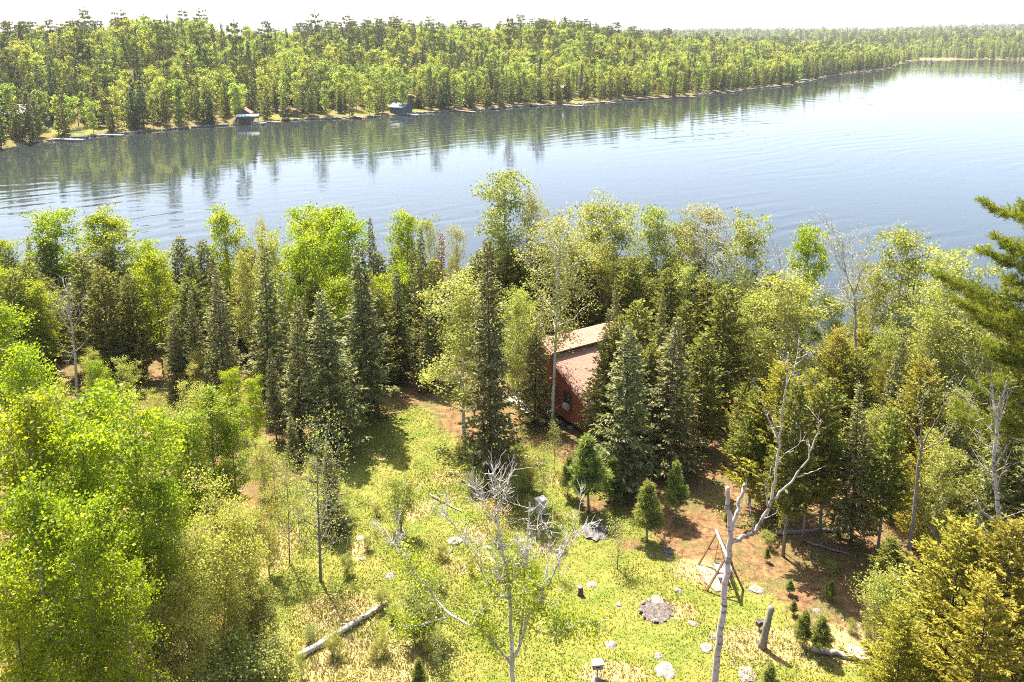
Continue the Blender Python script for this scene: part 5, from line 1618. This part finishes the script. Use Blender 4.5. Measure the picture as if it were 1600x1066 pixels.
def house(name, label, px, Y_in, w, d, hgt, pitch, rz_, wall_m, roof_m, windows=2):
    b_ = on_lake(*px)
    X, Y = b_[0] * (b_[1] + Y_in) / b_[1], b_[1] + Y_in
    t = thing(name, label, name.replace("_", " "), (X, Y, float(far_h(np.float64(X), np.float64(Y))) - 0.1), rz_)
    ac = Acc()
    P = [(-w / 2, -d / 2), (w / 2, -d / 2), (w / 2, d / 2), (-w / 2, d / 2)]
    V = [(x, y, -0.6) for x, y in P] + [(x, y, hgt) for x, y in P] + [(0, -d / 2, hgt + pitch), (0, d / 2, hgt + pitch)]
    ac.add(V, [(0, 1, 5, 4), (1, 2, 6, 5), (2, 3, 7, 6), (3, 0, 4, 7), (4, 5, 8, 8), (6, 7, 9, 9)])
    link("wall", ac.mesh(name + "_wall", wall_m), t)
    ac = Acc()
    o_ = 0.5
    for s_ in (-1, 1):
        e = np.array((s_ * (w / 2 + o_), 0, hgt - o_ * pitch / (w / 2)))
        k_ = np.array((0, 0, hgt + pitch + 0.02))
        nrm = unit(np.array((s_ * pitch, 0, w / 2)))
        Q4 = np.array([e + (0, -d / 2 - o_, 0), e + (0, d / 2 + o_, 0), k_ + (0, d / 2 + o_, 0), k_ + (0, -d / 2 - o_, 0)])
        ac.add(np.vstack([Q4 + nrm * 0.18, Q4 + nrm * 0.02]), [(0, 1, 2, 3), (7, 6, 5, 4), (0, 4, 5, 1), (1, 5, 6, 2), (2, 6, 7, 3), (3, 7, 4, 0)])
    link("roof", ac.mesh(name + "_roof", roof_m), t)
    for i in range(windows):
        ac = Acc()
        ac.box((w * ((i + 0.5) / windows - 0.5) * 0.8, -d / 2 - 0.03, hgt * 0.58), (w * 0.22, 0.05, hgt * 0.36))
        wn_ = link("window", ac.mesh(name + "_window", "window_glass"), t)
    ac = Acc()
    ac.box((w * 0.02, -d / 2 - 0.035, 1.0), (1.0, 0.06, 2.0))
    link("door", ac.mesh(name + "_door", "brown_trim"), t)
    return t
house("lake_house", "pale-roofed house half hidden by trees near the left edge across the lake", (50, 224), 24, 11, 8, 4.5, 2.6, 1.3, "boathouse_wall", "pale_roof")
house("boathouse", "small dark-roofed boathouse at the water left of the middle across the lake", (382, 193), 5, 5.5, 6, 2.6, 1.8, 0.15, "boathouse_wall", "rust_roof", 1)
house("boathouse", "slate-roofed boathouse standing at the water below a cabin across the lake", (627, 180), 4, 7, 7, 2.6, 1.5, 1.1, "boathouse_wall", "slate_roof", 1)
house("lake_house", "brown-roofed cabin behind the slate-roofed boathouse across the lake", (642, 180), 26, 10, 7, 3.4, 2.4, 0.2, "log_wall", "rust_roof")
house("shed", "open brown shed at the shore right of the small boathouse across the lake", (452, 188), 6, 7, 4, 2.2, 0.7, 0.3, "log_wall", "rust_roof", 1)
house("lake_house", "faint pale roof showing between trees above the grassy opening across the lake", (873, 167), 38, 9, 7, 4, 2.6, 0.9, "log_wall", "pale_roof")
def boat(name, label, px, rz_, L_, hull_m, top_m):
    b_ = on_lake(*px)
    t = thing(name, label, "boat", b_, rz_)
    ac = Acc()
    S = [(-0.5, 0.9), (-0.2, 1.0), (0.2, 0.95), (0.42, 0.55), (0.52, 0.04)]
    V, Q = [], []
    for f, w_ in S:
        V += [(f * L_, -w_ * L_ * 0.17, 0.65), (f * L_, w_ * L_ * 0.17, 0.65), (f * L_ * 0.95, w_ * L_ * 0.11, -0.15), (f * L_ * 0.95, -w_ * L_ * 0.11, -0.15)]
    for i in range(4):
        for j in range(4):
            Q.append((i * 4 + j, i * 4 + (j + 1) % 4, i * 4 + 4 + (j + 1) % 4, i * 4 + 4 + j))
    Q += [(0, 3, 2, 1), (16, 17, 18, 19)]
    ac.add(V, Q)
    link("hull", ac.mesh(name + "_hull", hull_m), t)
    ac = Acc()
    ac.box((0.0, 0, 2.25), (L_ * 0.62, L_ * 0.30, 0.12))
    link("canopy", ac.mesh(name + "_canopy", top_m), t)
    for sx_ in (-1, 1):
        for sy_ in (-1, 1):
            ac = Acc()
            ac.tube([(sx_ * L_ * 0.27, sy_ * L_ * 0.13, 0.5), (sx_ * L_ * 0.27, sy_ * L_ * 0.13, 2.2)], [0.05, 0.05], 6)
            link("canopy_post", ac.mesh(name + "_post", "steel"), t)
    return t
boat("moored_boat", "small dark blue boat moored behind the leftmost far dock", (122, 217), 0.1, 6.5, "blue_hull", "blue_hull")
boat("pontoon_boat", "white-roofed boat moored alone beyond the bend of the far shore", (1256, 129), 0.2, 11, "white_paint", "white_paint")
boat("pontoon_boat", "white-topped boat far off beside the wooded point on the right", (1415, 98), 0.1, 20, "steel", "white_paint")
# boat lift with canvas canopy
b_ = on_lake(388, 194)
bl_ = thing("boat_lift", "boat lift with pale and green canvas canopy at the far shore", "boat lift", b_, 0.2)
ac = Acc()
kk = np.linspace(-1, 1, 9)
V = np.array([(x, y * 2.0, 3.9 - 0.8 * y * y) for x in (-4.2, 4.2) for y in kk])
V2 = V - np.array((0, 0, 0.08))
Q = [(i, i + 1, 10 + i, 9 + i) for i in range(8)]
ac.add(np.vstack([V, V2]), Q + [(18 + q_[3], 18 + q_[2], 18 + q_[1], 18 + q_[0]) for q_ in Q])
link("canopy", ac.mesh("lift_canopy", "pale_roof"), bl_)
ac = Acc()
for s_ in (-1, 1):
    ac.box((0, s_ * 2.02, 2.8), (8.4, 0.05, 0.8))
ac.box((4.22, 0, 3.0), (0.05, 4.0, 0.9))
link("skirt", ac.mesh("lift_skirt", "green_canvas"), bl_)
for sx_ in (-1, 1):
    for sy_ in (-1, 1):
        ac = Acc()
        ac.tube([(sx_ * 3.8, sy_ * 1.9, -1.5), (sx_ * 3.8, sy_ * 1.9, 3.1)], [0.09, 0.09], 6)
        link("post", ac.mesh("lift_post", "steel"), bl_)
# two little dark islets far off
for px, lb_ in (((1445, 100), "left of two tiny dark rocky islets far out on the lake"), ((1454, 99.5), "right of two tiny dark rocky islets far out on the lake")):
    b_ = on_lake(*px)
    t = thing("islet", lb_, "islet", b_)
    o = link("rock", DROCK[0], t)
    o.scale = (4.2, 3.0, 3.0)
    o = link("bush", FAR["cedar"][0], t, (0.5, 0, 0.5))
    o.scale = (0.8, 0.8, 0.42)
# boulders along the far waterline
r = np.random.default_rng(88)
a = Acc()
import bmesh as _bm
bm = _bm.new(); _bm.ops.create_icosphere(bm, subdivisions=1, radius=1)
lv = np.array([v.co for v in bm.verts]); lf = np.array([[v.index for v in f.verts] + [f.verts[-1].index] for f in bm.faces]); bm.free()
for i in range(1500):
    X = r.uniform(-190, 420)
    Y = float(far_shore(np.float64(X))) + r.normal(0, 0.9)
    s_ = r.uniform(0.25, 0.9)
    a.add(lv * (1 + r.normal(0, 0.12, lv.shape)) * np.array((s_ * 1.3, s_, s_ * 0.7)) + np.array((X, Y, LAKE + 0.1 + 0.25 * r.random())), lf)
solid_mat("shore_stone", (0.07, 0.06, 0.055), (0.28, 0.24, 0.21), 0.35, 0.9, 0.2)
stuff(link("shore_stones", a.mesh("shore_stones", "shore_stone")), "dark and pale stones lining the water's edge across the lake", "stones")

# ------------------------------------------------------------------ the hazy air over the lake
m, nt, out = new_mat("haze")
pv = N(nt, "ShaderNodeVolumePrincipled")
pv.inputs["Color"].default_value = (0.86, 0.93, 1.0, 1)
pv.inputs["Density"].default_value = 0.00007
pv.inputs["Anisotropy"].default_value = 0.2
nt.links.new(pv.outputs[0], out.inputs["Volume"])
a = Acc()
a.box((0, 2220, 40), (7200, 5200, 104))
hz = link("haze", a.mesh("haze", "haze"))
stuff(hz, "thin pale haze in the air over the lake and hills", "haze")
